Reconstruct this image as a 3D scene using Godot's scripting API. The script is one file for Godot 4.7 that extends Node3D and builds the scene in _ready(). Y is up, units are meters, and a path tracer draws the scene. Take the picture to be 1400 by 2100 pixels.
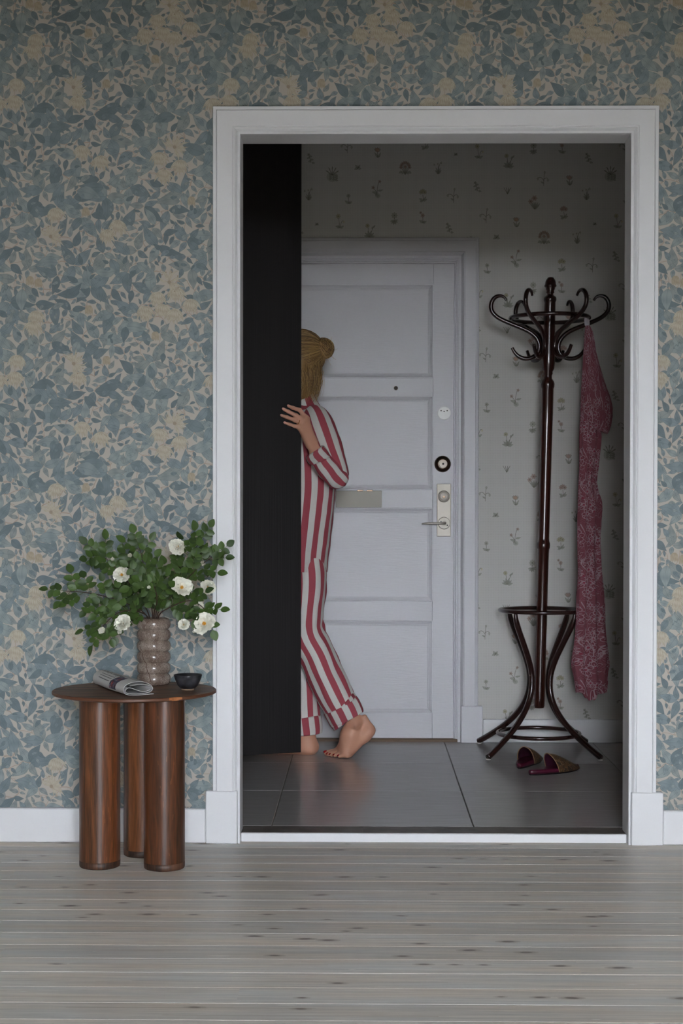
extends Node3D
# A hallway seen through a wide white door casing from a wallpapered room. Units are metres, y is up.
# The papered wall lies in the plane z = 0, the hallway behind it (z < 0), the room with its window before it.

const F := 3280.0          # focal length in pixels of a 1400 x 2100 frame
const EYE := Vector3(0.0, 0.95, 4.58)
const RISE := 0.015        # lens rise (tangent), the camera tips down by as much
const HALL := 0.025        # level of the hall floor
const HW := -1.848         # papered face of the far hall wall

var cb: Basis
var rng := RandomNumberGenerator.new()
var M := {}


func _ready() -> void:
	rng.seed = 7
	setup_view()
	make_materials()
	build_room()
	build_hall()
	build_hall_door()
	build_dark_door()
	build_table()
	build_coat_stand()
	build_person()
	build_robe()
	build_slippers()
	build_vase()
	build_bowl()
	build_newspaper()
	build_roses()


func setup_view() -> void:
	cb = Basis.from_euler(Vector3(-0.015, 0.01372, 0.0014))
	var cam := Camera3D.new()
	cam.name = "camera"
	cam.projection = Camera3D.PROJECTION_FRUSTUM
	cam.near = 0.1
	cam.far = 60.0
	cam.size = 0.1 * 2100.0 / F
	cam.frustum_offset = Vector2(0.0, 0.1 * RISE)
	cam.transform = Transform3D(cb, EYE)
	cam.current = true
	add_child(cam)
	var sm := ProceduralSkyMaterial.new()
	sm.sky_top_color = Color(0.93, 0.96, 1.0)
	sm.sky_horizon_color = Color(0.95, 0.97, 1.0)
	sm.ground_horizon_color = Color(0.30, 0.29, 0.25)
	sm.ground_bottom_color = Color(0.26, 0.25, 0.21)
	sm.sky_energy_multiplier = 1.0
	sm.ground_energy_multiplier = 1.0
	var sky := Sky.new()
	sky.sky_material = sm
	var env := Environment.new()
	env.background_mode = Environment.BG_SKY
	env.sky = sky
	env.background_energy_multiplier = 46.0
	env.tonemap_mode = Environment.TONE_MAPPER_LINEAR
	env.tonemap_exposure = 1.0
	env.sdfgi_enabled = true
	env.ssao_enabled = true
	env.ssil_enabled = true
	var we := WorldEnvironment.new()
	we.name = "environment"
	we.environment = env
	add_child(we)


# ---------------------------------------------------------------- helpers

func at(px: float, py: float, z: float) -> Vector3:
	var d: Vector3 = cb * Vector3((px - 700.0) / F, -(py - 1050.0) / F + RISE, -1.0)
	return EYE + d * ((z - EYE.z) / d.z)


func tag(o: Node, label: String, category: String, group := "", kind := "") -> Node:
	o.set_meta("label", label)
	o.set_meta("category", category)
	if group != "":
		o.set_meta("group", group)
	if kind != "":
		o.set_meta("kind", kind)
	return o


func thing(called: String, label: String, category: String, base: Vector3, group := "", kind := "") -> Node3D:
	var o := Node3D.new()
	o.name = called
	add_child(o, true)
	o.position = base
	tag(o, label, category, group, kind)
	return o


func origin_of(n: Node) -> Vector3:
	var p := Vector3.ZERO
	while n is Node3D and n != self:
		p += (n as Node3D).position
		n = n.get_parent()
	return p


func new_st(smooth := true) -> SurfaceTool:
	var st := SurfaceTool.new()
	st.begin(Mesh.PRIMITIVE_TRIANGLES)
	st.set_smooth_group(0 if smooth else -1)
	return st


func done(st: SurfaceTool, mat: Material) -> ArrayMesh:
	st.generate_normals()
	var m := st.commit()
	m.surface_set_material(0, mat)
	return m


func place(mesh: Mesh, called: String, parent: Node, local := false) -> MeshInstance3D:
	var mi := MeshInstance3D.new()
	mi.name = called
	mi.mesh = mesh
	if not local:
		mi.position = -origin_of(parent)
	parent.add_child(mi, true)
	return mi


func part(st: SurfaceTool, called: String, mat: Material, parent: Node, local := false) -> MeshInstance3D:
	return place(done(st, mat), called, parent, local)


func vtx(st: SurfaceTool, p: Vector3, uv: Vector2) -> void:
	st.set_uv(uv)
	st.add_vertex(p)


# corners run counterclockwise as seen from outside
func quad(st: SurfaceTool, a: Vector3, b: Vector3, c: Vector3, d: Vector3, ua := Vector2.ZERO, ub := Vector2.ZERO, uc := Vector2.ZERO, ud := Vector2.ZERO) -> void:
	vtx(st, a, ua); vtx(st, c, uc); vtx(st, b, ub)
	vtx(st, a, ua); vtx(st, d, ud); vtx(st, c, uc)


func tri(st: SurfaceTool, a: Vector3, b: Vector3, c: Vector3, ua := Vector2.ZERO, ub := Vector2.ZERO, uc := Vector2.ZERO) -> void:
	vtx(st, a, ua); vtx(st, c, uc); vtx(st, b, ub)


# a convex face turned so that it looks along out
func face(st: SurfaceTool, pts: Array, out: Vector3, uvs: Array) -> void:
	var n: Vector3 = (pts[1] - pts[0]).cross(pts[2] - pts[0])
	var order := range(pts.size())
	if n.dot(out) < 0.0:
		order.reverse()
	for i in range(1, pts.size() - 1):
		tri(st, pts[order[0]], pts[order[i]], pts[order[i + 1]], uvs[order[0]], uvs[order[i]], uvs[order[i + 1]])


# a box with chamfered edges; uv in metres times s plus o, by the axis a face looks along
func cbox(st: SurfaceTool, a: Vector3, b: Vector3, e := 0.003, s := Vector2.ONE, o := Vector2.ZERO) -> void:
	var lo := Vector3(minf(a.x, b.x), minf(a.y, b.y), minf(a.z, b.z))
	var hi := Vector3(maxf(a.x, b.x), maxf(a.y, b.y), maxf(a.z, b.z))
	var mid := (lo + hi) * 0.5
	var h := (hi - lo) * 0.5
	e = minf(e, minf(h.x, minf(h.y, h.z)) * 0.9)
	var V := func(sg: Vector3, k: int) -> Vector3:
		var p := Vector3(sg.x * (h.x - e), sg.y * (h.y - e), sg.z * (h.z - e))
		p[k] = sg[k] * h[k]
		return mid + p
	var U := func(p: Vector3, k: int) -> Vector2:
		var q := Vector2(p.z, p.y) if k == 0 else (Vector2(p.x, p.z) if k == 1 else Vector2(p.x, p.y))
		return q * s + o
	for k in 3:
		var l := (k + 1) % 3
		var m := (k + 2) % 3
		for s1 in [-1.0, 1.0]:
			var f := []
			var fu := []
			for c in [[-1.0, -1.0], [1.0, -1.0], [1.0, 1.0], [-1.0, 1.0]]:
				var sg := Vector3.ZERO
				sg[k] = s1; sg[l] = c[0]; sg[m] = c[1]
				var p: Vector3 = V.call(sg, k)
				f.append(p); fu.append(U.call(p, k))
			var out := Vector3.ZERO
			out[k] = s1
			face(st, f, out, fu)
			if e > 0.0:
				for s2 in [-1.0, 1.0]:
					var g := []
					var gu := []
					var sa := Vector3.ZERO
					sa[k] = s1; sa[l] = s2; sa[m] = -1.0
					var sb := sa
					sb[m] = 1.0
					for p: Vector3 in [V.call(sa, k), V.call(sb, k), V.call(sb, l), V.call(sa, l)]:
						g.append(p); gu.append(U.call(p, k))
					var o2 := Vector3.ZERO
					o2[k] = s1; o2[l] = s2
					face(st, g, o2, gu)
	if e > 0.0:
		for i in 8:
			var sg := Vector3(1.0 if i & 1 else -1.0, 1.0 if i & 2 else -1.0, 1.0 if i & 4 else -1.0)
			var g := [V.call(sg, 0), V.call(sg, 1), V.call(sg, 2)]
			face(st, g, sg, [U.call(g[0], 0), U.call(g[0], 0), U.call(g[0], 0)])


# rows of points, v upwards, u to the right as seen from outside
func skin_rows(st: SurfaceTool, rows: Array, us: PackedFloat32Array, vs: PackedFloat32Array) -> void:
	for i in rows.size() - 1:
		var p: PackedVector3Array = rows[i]
		var q: PackedVector3Array = rows[i + 1]
		for j in p.size() - 1:
			quad(st, p[j], p[j + 1], q[j + 1], q[j], Vector2(us[j], vs[i]), Vector2(us[j + 1], vs[i]), Vector2(us[j + 1], vs[i + 1]), Vector2(us[j], vs[i + 1]))


# profile of (radius, height) from the bottom up, turned about the y axis through c; lean shifts x with height
func lathe(st: SurfaceTool, prof: Array, c: Vector3, n := 32, su := 1.0, sv := 1.0, lean := 0.0) -> void:
	var rows := []
	var us := PackedFloat32Array()
	var vs := PackedFloat32Array()
	for j in n + 1:
		us.append(su * j / n)
	var along := 0.0
	for i in prof.size():
		var p: Vector2 = prof[i]
		if i:
			along += p.distance_to(prof[i - 1])
		vs.append(along * sv)
		var r := PackedVector3Array()
		for j in n + 1:
			var a := TAU * (j % n) / n
			r.append(c + Vector3(p.x * cos(a) + lean * p.y, p.y, -p.x * sin(a)))
		rows.append(r)
	skin_rows(st, rows, us, vs)


func spline(pts: Array, per := 6) -> PackedVector3Array:
	var out := PackedVector3Array()
	for i in pts.size() - 1:
		var p0: Vector3 = pts[maxi(i - 1, 0)]
		var p1: Vector3 = pts[i]
		var p2: Vector3 = pts[i + 1]
		var p3: Vector3 = pts[mini(i + 2, pts.size() - 1)]
		for k in per:
			out.append(p1.cubic_interpolate(p2, p0, p3, float(k) / per))
	out.append(pts[pts.size() - 1])
	return out


func spline1(v: Array, per := 6) -> PackedFloat32Array:
	var out := PackedFloat32Array()
	for i in v.size() - 1:
		for k in per:
			out.append(cubic_interpolate(v[i], v[i + 1], v[maxi(i - 1, 0)], v[mini(i + 2, v.size() - 1)], float(k) / per))
	out.append(v[v.size() - 1])
	return out


# a tube along pts with radius ra (towards the frame's normal) and rb (across); caps close the ends
func tube(st: SurfaceTool, pts: PackedVector3Array, ra: PackedFloat32Array, rb: PackedFloat32Array, n := 10, ref := Vector3.ZERO, su := 1.0, sv := 1.0, caps := true, closed := false, wave = null) -> void:
	var rows := []
	var us := PackedFloat32Array()
	var vs := PackedFloat32Array()
	for j in n + 1:
		us.append(su * j / n)
	var last := pts.size() - 1
	var nrm := ref
	var along := 0.0
	for i in pts.size():
		var t: Vector3
		if closed:
			t = pts[(i + 1) % last] - pts[(i - 1 + last) % last]
		else:
			t = pts[mini(i + 1, last)] - pts[maxi(i - 1, 0)]
		t = t.normalized()
		if nrm == Vector3.ZERO:
			nrm = t.cross(Vector3(0.3, 0.9, 0.2)).normalized()
		if ref != Vector3.ZERO:
			nrm = ref
		nrm = (nrm - t * nrm.dot(t)).normalized()
		var b := t.cross(nrm)
		if i:
			along += pts[i].distance_to(pts[i - 1])
		vs.append(along * sv)
		var r := PackedVector3Array()
		for j in n + 1:
			var a := TAU * (j % n) / n
			var w := 1.0
			if wave is Callable:
				w = wave.call(a, float(i) / last)
			r.append(pts[i] + nrm * (cos(a) * ra[i] * w) + b * (sin(a) * rb[i] * w))
		rows.append(r)
	skin_rows(st, rows, us, vs)
	if caps and not closed:
		for e in 2:
			var r: PackedVector3Array = rows[0 if e == 0 else last]
			var c := pts[0 if e == 0 else last]
			var uv := Vector2(0.0, vs[0 if e == 0 else last])
			for j in n:
				if e == 0:
					tri(st, c, r[j + 1], r[j], uv, uv, uv)
				else:
					tri(st, c, r[j], r[j + 1], uv, uv, uv)


func rod(st: SurfaceTool, pts: PackedVector3Array, r0: float, r1: float, n := 8, closed := false) -> void:
	var r := PackedFloat32Array()
	for i in pts.size():
		r.append(lerpf(r0, r1, float(i) / (pts.size() - 1)))
	tube(st, pts, r, r, n, Vector3.ZERO, 1.0, 8.0, true, closed)


func ring_pts(c: Vector3, r: float, n: int, ax := Vector3.RIGHT, az := Vector3.BACK) -> PackedVector3Array:
	var out := PackedVector3Array()
	for i in n + 1:
		var a := TAU * (i % n) / n
		out.append(c + ax * (cos(a) * r) + az * (sin(a) * r))
	return out


# a moulding: profile (offset to the left of the path, height along z) swept along a path in the xy plane with mitred corners
func moulding(st: SurfaceTool, path: Array, prof: Array, z: float, closed := false) -> void:
	var n := path.size()
	var rows := []
	for i in n:
		var p: Vector2 = path[i]
		var d0: Vector2 = (p - path[(i - 1 + n) % n]).normalized() if (closed or i > 0) else Vector2.ZERO
		var d1: Vector2 = (path[(i + 1) % n] - p).normalized() if (closed or i < n - 1) else Vector2.ZERO
		if d0 == Vector2.ZERO:
			d0 = d1
		if d1 == Vector2.ZERO:
			d1 = d0
		var n0 := Vector2(-d0.y, d0.x)
		var n1 := Vector2(-d1.y, d1.x)
		var m := (n0 + n1).normalized()
		m /= maxf(m.dot(n0), 0.2)
		var r := PackedVector3Array()
		for q: Vector2 in prof:
			var w := p + m * q.x
			r.append(Vector3(w.x, w.y, z + q.y))
		rows.append(r)
	var last := n if closed else n - 1
	for i in last:
		var a: PackedVector3Array = rows[i]
		var b: PackedVector3Array = rows[(i + 1) % n]
		for j in prof.size() - 1:
			var q0: Vector2 = prof[j]
			var q1: Vector2 = prof[j + 1]
			var dir: Vector2 = (path[(i + 1) % n] - path[i]).normalized()
			var left := Vector2(-dir.y, dir.x)
			var g := Vector2(-(q1.y - q0.y), q1.x - q0.x)
			if prof[prof.size() - 1].x < prof[0].x:
				g = -g
			var out := Vector3(left.x * g.x, left.y * g.x, g.y)
			face(st, [a[j], b[j], b[j + 1], a[j + 1]], out, [Vector2(a[j].x, a[j].y), Vector2(b[j].x, b[j].y), Vector2(b[j + 1].x, b[j + 1].y), Vector2(a[j + 1].x, a[j + 1].y)])


# a flat outline (xy, counterclockwise) with thickness from z0 to z1
func slab(st: SurfaceTool, poly: PackedVector2Array, z0: float, z1: float, uvs := 1.0) -> void:
	var idx := Geometry2D.triangulate_polygon(poly)
	for i in range(0, idx.size(), 3):
		var a := poly[idx[i]]; var b := poly[idx[i + 1]]; var c := poly[idx[i + 2]]
		face(st, [Vector3(a.x, a.y, z1), Vector3(b.x, b.y, z1), Vector3(c.x, c.y, z1)], Vector3.BACK, [a * uvs, b * uvs, c * uvs])
		face(st, [Vector3(a.x, a.y, z0), Vector3(b.x, b.y, z0), Vector3(c.x, c.y, z0)], Vector3.FORWARD, [a * uvs, b * uvs, c * uvs])
	for i in poly.size():
		var a := poly[i]; var b := poly[(i + 1) % poly.size()]
		quad(st, Vector3(a.x, a.y, z0), Vector3(b.x, b.y, z0), Vector3(b.x, b.y, z1), Vector3(a.x, a.y, z1), a * uvs, b * uvs, b * uvs, a * uvs)


# ---------------------------------------------------------------- textures

class Canvas:
	var w: int
	var h: int
	var d: PackedByteArray

	func _init(ww: int, hh: int, c: Color) -> void:
		w = ww; h = hh
		d.resize(w * h * 3)
		var im := Image.create(w, h, false, Image.FORMAT_RGB8)
		im.fill(c)
		d = im.get_data()

	func mix(x: int, y: int, c: Color, a: float) -> void:
		if a <= 0.003:
			return
		var i := (posmod(y, h) * w + posmod(x, w)) * 3
		d[i] = int(lerpf(d[i], c.r * 255.0, a))
		d[i + 1] = int(lerpf(d[i + 1], c.g * 255.0, a))
		d[i + 2] = int(lerpf(d[i + 2], c.b * 255.0, a))

	func dot(x: float, y: float, r: float, c: Color, a := 1.0) -> void:
		for py in range(int(y - r - 1.0), int(y + r + 2.0)):
			for px in range(int(x - r - 1.0), int(x + r + 2.0)):
				mix(px, py, c, a * clampf(r + 0.5 - Vector2(px - x, py - y).length(), 0.0, 1.0))

	func line(p: Vector2, q: Vector2, r: float, c: Color, a := 1.0) -> void:
		var lo := p.min(q) - Vector2(r + 1, r + 1)
		var hi := p.max(q) + Vector2(r + 2, r + 2)
		var pq := q - p
		var l2 := maxf(pq.length_squared(), 0.001)
		for py in range(int(lo.y), int(hi.y)):
			for px in range(int(lo.x), int(hi.x)):
				var v := Vector2(px, py) - p
				var t := clampf(v.dot(pq) / l2, 0.0, 1.0)
				mix(px, py, c, a * clampf(r + 0.5 - (v - pq * t).length(), 0.0, 1.0))

	func path(pts: Array, r: float, c: Color, a := 1.0) -> void:
		for i in pts.size() - 1:
			line(pts[i], pts[i + 1], r, c, a)

	func curve(p: Vector2, m: Vector2, q: Vector2, r: float, c: Color, a := 1.0) -> void:
		var last := p
		for i in range(1, 9):
			var t := i / 8.0
			var n := p.lerp(m, t).lerp(m.lerp(q, t), t)
			line(last, n, r, c, a)
			last = n

	func ell(cx: float, cy: float, rx: float, ry: float, ang: float, c: Color, a := 1.0, soft := 1.0) -> void:
		var m := maxf(rx, ry) + 1.5
		var ca := cos(ang); var sa := sin(ang)
		for py in range(int(cy - m), int(cy + m) + 1):
			for px in range(int(cx - m), int(cx + m) + 1):
				var x := px - cx; var y := py - cy
				var k := Vector2((x * ca + y * sa) / rx, (y * ca - x * sa) / ry).length()
				mix(px, py, c, a * clampf((1.0 - k) * minf(rx, ry) / soft + 0.5, 0.0, 1.0))

	# a pointed leaf; edge and vein drawn in dark
	func leaf(x: float, y: float, ang: float, L: float, W: float, bend: float, c: Color, dark: Color, fill := 1.0, line_a := 0.5, streak := 0.12) -> void:
		var ca := cos(ang); var sa := sin(ang)
		var m := L + 3.0
		var lo := Vector2(minf(x, x + ca * L) - W - 3, minf(y, y + sa * L) - W - 3)
		var hi := Vector2(maxf(x, x + ca * L) + W + 4, maxf(y, y + sa * L) + W + 4)
		var ph := L * 0.7 + x
		for py in range(int(lo.y), int(hi.y)):
			for px in range(int(lo.x), int(hi.x)):
				var dx := px - x; var dy := py - y
				var t := (dx * ca + dy * sa) / L
				if t < 0.0 or t > 1.0:
					continue
				var s := dy * ca - dx * sa - bend * L * sin(PI * t)
				var hw := W * pow(sin(PI * pow(t, 0.70)), 1.12)
				var e := hw - absf(s)
				if e < -0.5:
					continue
				var k := clampf(e + 0.5, 0.0, 1.0)
				var col := c.lerp(dark, clampf(streak * (0.5 + 0.9 * sin(s * 1.1 + t * 7.0 + ph) + 0.6 * sin(t * 11.0 + ph * 1.7)), 0.0, 0.6))
				mix(px, py, col, k * fill)
				var v := maxf(clampf(1.1 - absf(s), 0.0, 1.0) * (0.9 - 0.4 * t), clampf(1.5 - e, 0.0, 1.0) * 0.8)
				mix(px, py, dark, v * k * line_a)

	func tex(mips := true) -> ImageTexture:
		return ImageTexture.create_from_image(image())

	func image() -> Image:
		return Image.create_from_data(w, h, false, Image.FORMAT_RGB8, d)


func noise(seed_: int, freq: float, oct := 4, kind := FastNoiseLite.TYPE_SIMPLEX_SMOOTH) -> FastNoiseLite:
	var n := FastNoiseLite.new()
	n.seed = seed_
	n.noise_type = kind
	n.frequency = freq
	n.fractal_octaves = oct
	return n


func std(c: Color, rough := 0.6, tex: Texture2D = null) -> StandardMaterial3D:
	var m := StandardMaterial3D.new()
	m.albedo_color = c
	m.roughness = rough
	if tex:
		m.albedo_texture = tex
	return m


func bump(m: StandardMaterial3D, tex: Texture2D, cm: float) -> StandardMaterial3D:
	m.heightmap_enabled = true
	m.heightmap_texture = tex
	m.heightmap_scale = cm
	return m


func c8(r: int, g: int, b: int) -> Color:
	return Color8(r, g, b)


# pale blue-grey leaf trails with cream honeysuckle on a sand ground; one tile is 440 x 565 photo pixels
func leaf_paper() -> ImageTexture:
	var S := 1024.0 / 440.0
	var cv := Canvas.new(1024, 1315, c8(177, 169, 160))
	var r := RandomNumberGenerator.new()
	r.seed = 21
	var pal := [c8(136, 147, 148), c8(144, 154, 153), c8(127, 140, 144), c8(140, 147, 144), c8(106, 119, 124), c8(116, 129, 133)]
	var vein := c8(84, 97, 102)
	var stem := c8(158, 138, 124)
	var bells := [[235, 290], [215, 360], [1030, 170], [1150, 140], [945, 260], [1060, 250], [1140, 280], [1245, 215], [110, 580], [95, 690], [510, 690], [535, 1015], [660, 1080], [1040, 1060], [1175, 1110], [1070, 1170], [1390, 710], [700, 1560], [770, 1500], [360, 1420]]
	var opens := [[1105, 60], [480, 590], [1140, 980], [330, 1560]]
	var buds := [[195, 50], [250, 65], [580, 240], [1015, 410], [695, 570], [1250, 1330], [560, 1400]]
	var K := 440.0 / 1400.0
	# what is taken already, in photo pixels
	var GW := 220; var GH := 283
	var used := PackedByteArray()
	used.resize(GW * GH)
	var block := func(x: float, y: float, rad: float) -> void:
		for j in range(int((y - rad) / 2.0), int((y + rad) / 2.0) + 1):
			for i in range(int((x - rad) / 2.0), int((x + rad) / 2.0) + 1):
				if Vector2(i * 2 - x, j * 2 - y).length() < rad:
					used[posmod(j, GH) * GW + posmod(i, GW)] = 1
	for b in bells:
		block.call(b[0] * K, b[1] * K + 3.0, 10.0)
	for b in opens:
		block.call(b[0] * K, b[1] * K - 4.0, 15.0)
	for b in buds:
		block.call(b[0] * K, b[1] * K, 7.0)
	var leaves := []
	var nodes := []
	for tries in 5200:
		var x := r.randf() * 440.0
		var y := r.randf() * 565.0
		var far := true
		for n in nodes:
			var ddx := absf(n.x - x); var ddy := absf(n.y - y)
			if Vector2(minf(ddx, 440.0 - ddx), minf(ddy, 565.0 - ddy)).length() < (34.0 if tries < 1000 else (15.0 if tries < 2400 else 9.0)):
				far = false
				break
		if not far:
			continue
		var a0 := r.randf() * TAU
		var cnt := r.randi_range(3, 6)
		var got := 0
		for k in cnt:
			var a := a0 + TAU * k / cnt + r.randf_range(-0.35, 0.35)
			for L: float in [r.randf_range(38.0, 54.0), r.randf_range(26.0, 35.0), r.randf_range(18.0, 24.0), r.randf_range(12.0, 16.0)]:
				var W := L * r.randf_range(0.20, 0.26)
				var bend := r.randf_range(-0.1, 0.1)
				var hit := 0; var tot := 0
				var cells := []
				for ti in 9:
					var t := 0.1 + ti * 0.1
					var hw := W * sin(PI * pow(t, 0.72)) + 1.5
					for si in range(-2, 3):
						var s := hw * si * 0.5 + bend * L * sin(PI * t)
						var qx := x + cos(a) * t * L - sin(a) * s
						var qy := y + sin(a) * t * L + cos(a) * s
						var ci := posmod(int(qy / 2.0), GH) * GW + posmod(int(qx / 2.0), GW)
						tot += 1
						hit += used[ci]
						cells.append(ci)
				if hit > tot * (0.05 if tries < 1500 else (0.1 if tries < 3000 else 0.18)):
					continue
				for ci in cells:
					used[ci] = 1
				leaves.append([x + cos(a) * 1.5, y + sin(a) * 1.5, a, L, W, bend])
				got += 1
				break
		if got:
			nodes.append(Vector2(x, y))
	# stems wander between neighbouring nodes
	for i in nodes.size():
		var best := []
		for j in nodes.size():
			if i != j and nodes[i].distance_to(nodes[j]) < 60.0:
				best.append([nodes[i].distance_to(nodes[j]), j])
		best.sort_custom(func(p, q): return p[0] < q[0])
		for k in mini(2, best.size()):
			var p: Vector2 = nodes[i] * S
			var q: Vector2 = nodes[best[k][1]] * S
			var m := (p + q) * 0.5 + Vector2(r.randf_range(-14, 14), r.randf_range(-14, 14))
			cv.curve(p, m, q, 1.1, stem, 0.75)
	for l in leaves:
		var c: Color = pal[r.randi_range(0, 3)] if r.randf() < 0.68 else pal[r.randi_range(4, 5)]
		cv.leaf(l[0] * S, l[1] * S, l[2], l[3] * S, l[4] * S, l[5], c, vein, 0.98, 0.62, 0.26)
	var cream := c8(185, 178, 162)
	var ochre := c8(142, 128, 108)
	for b in bells:
		var x: float = b[0] * K * S; var y: float = b[1] * K * S
		for k in 11:
			var a := PI * 0.5 + (k - 5) * 0.17 + r.randf_range(-0.06, 0.06)
			cv.leaf(x - cos(a) * 10.0, y - 34.0, a, r.randf_range(62, 84), 8.5, (k - 5) * 0.022, cream, ochre, 0.95, 0.5, 0.32)
		for k in 3:
			cv.leaf(x + (k - 1) * 7.0, y - 30.0, PI * 0.5 + (1 - k) * 0.12, 56.0, 10.0, 0.0, cream, ochre, 0.95, 0.55, 0.3)
	for b in buds:
		var x: float = b[0] * K * S; var y: float = b[1] * K * S
		for k in 5:
			cv.leaf(x + (k - 2) * 3.0, y - 22.0, PI * 0.5 - (k - 2) * 0.12, 46.0, 8.0, 0.0, c8(172, 161, 140), ochre, 0.9, 0.7, 0.3)
	for b in opens:
		var x: float = b[0] * K * S; var y: float = b[1] * K * S
		for k in 15:
			var a := PI + 0.5 + (PI + 1.2) * k / 15.0 + r.randf_range(-0.12, 0.12)
			cv.leaf(x + cos(a) * 5, y + sin(a) * 5, a, r.randf_range(44, 74), 5.4, r.randf_range(-0.22, 0.22), cream, ochre, 0.95, 0.5, 0.22)
			if k % 2:
				cv.dot(x + cos(a) * 50, y + sin(a) * 50, 3.0, c8(140, 124, 104), 0.8)
		cv.dot(x, y, 8.0, ochre, 0.7)
	# tendrils
	for k in 7:
		var x := r.randf() * 1024.0; var y := r.randf() * 1315.0
		var last := Vector2(x, y)
		for i in range(1, 22):
			var q := Vector2(x + i * 2.0, y - i * 1.4 + sin(i * 0.75) * 6.0)
			cv.line(last, q, 0.9, vein, 0.7)
			last = q
	return cv.tex()


# small needlework flowers on a dotted pale ground; one tile is 567 x 284 photo pixels
func flower_paper() -> ImageTexture:
	var S := 2048.0 / 567.0
	var cv := Canvas.new(2048, 1024, c8(204, 202, 198))
	var y_s := 1024.0 / 284.0
	var dk := c8(104, 102, 92)
	var gn := c8(150, 152, 138)
	# dots
	var nx := 168; var ny := 84
	for j in ny:
		for i in nx:
			cv.dot((i + 0.5) * 2048.0 / nx, (j + 0.5) * 1024.0 / ny, 1.5, c8(164, 160, 150), 0.85)
	var rose := c8(190, 160, 148); var orange := c8(196, 162, 140); var yellow := c8(194, 186, 154); var grey := c8(180, 178, 166)
	var list := [["basket", 681, 357, grey], ["moth", 733, 344, yellow], ["tulip", 773, 310, orange], ["bouquet", 830, 344, rose], ["lily", 897, 344, grey], ["bee", 933, 317, yellow], ["curl", 696, 453, yellow], ["small", 714, 407, grey], ["bulb", 773, 389, rose], ["peony", 866, 399, yellow], ["bell", 927, 399, grey], ["sprig", 693, 525, grey], ["thistle", 757, 473, yellow], ["star", 807, 446, grey], ["sprout", 866, 447, rose], ["sprig", 920, 467, grey], ["bell", 710, 298, grey], ["bell", 827, 507, grey], ["tulip", 881, 509, rose], ["grass", 755, 533, gn], ["daffodil", 809, 557, rose], ["peony", 870, 576, rose], ["lily", 916, 539, grey]]
	for rep in 2:
		for m in list:
			var x: float = (m[1] - 680.0 + rep * 283.5) * S
			var y: float = (m[2] - 297.0 + rep * 142.0) * y_s
			flower(cv, m[0], x, y, dk, gn, m[3])
	return cv.tex()


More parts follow.
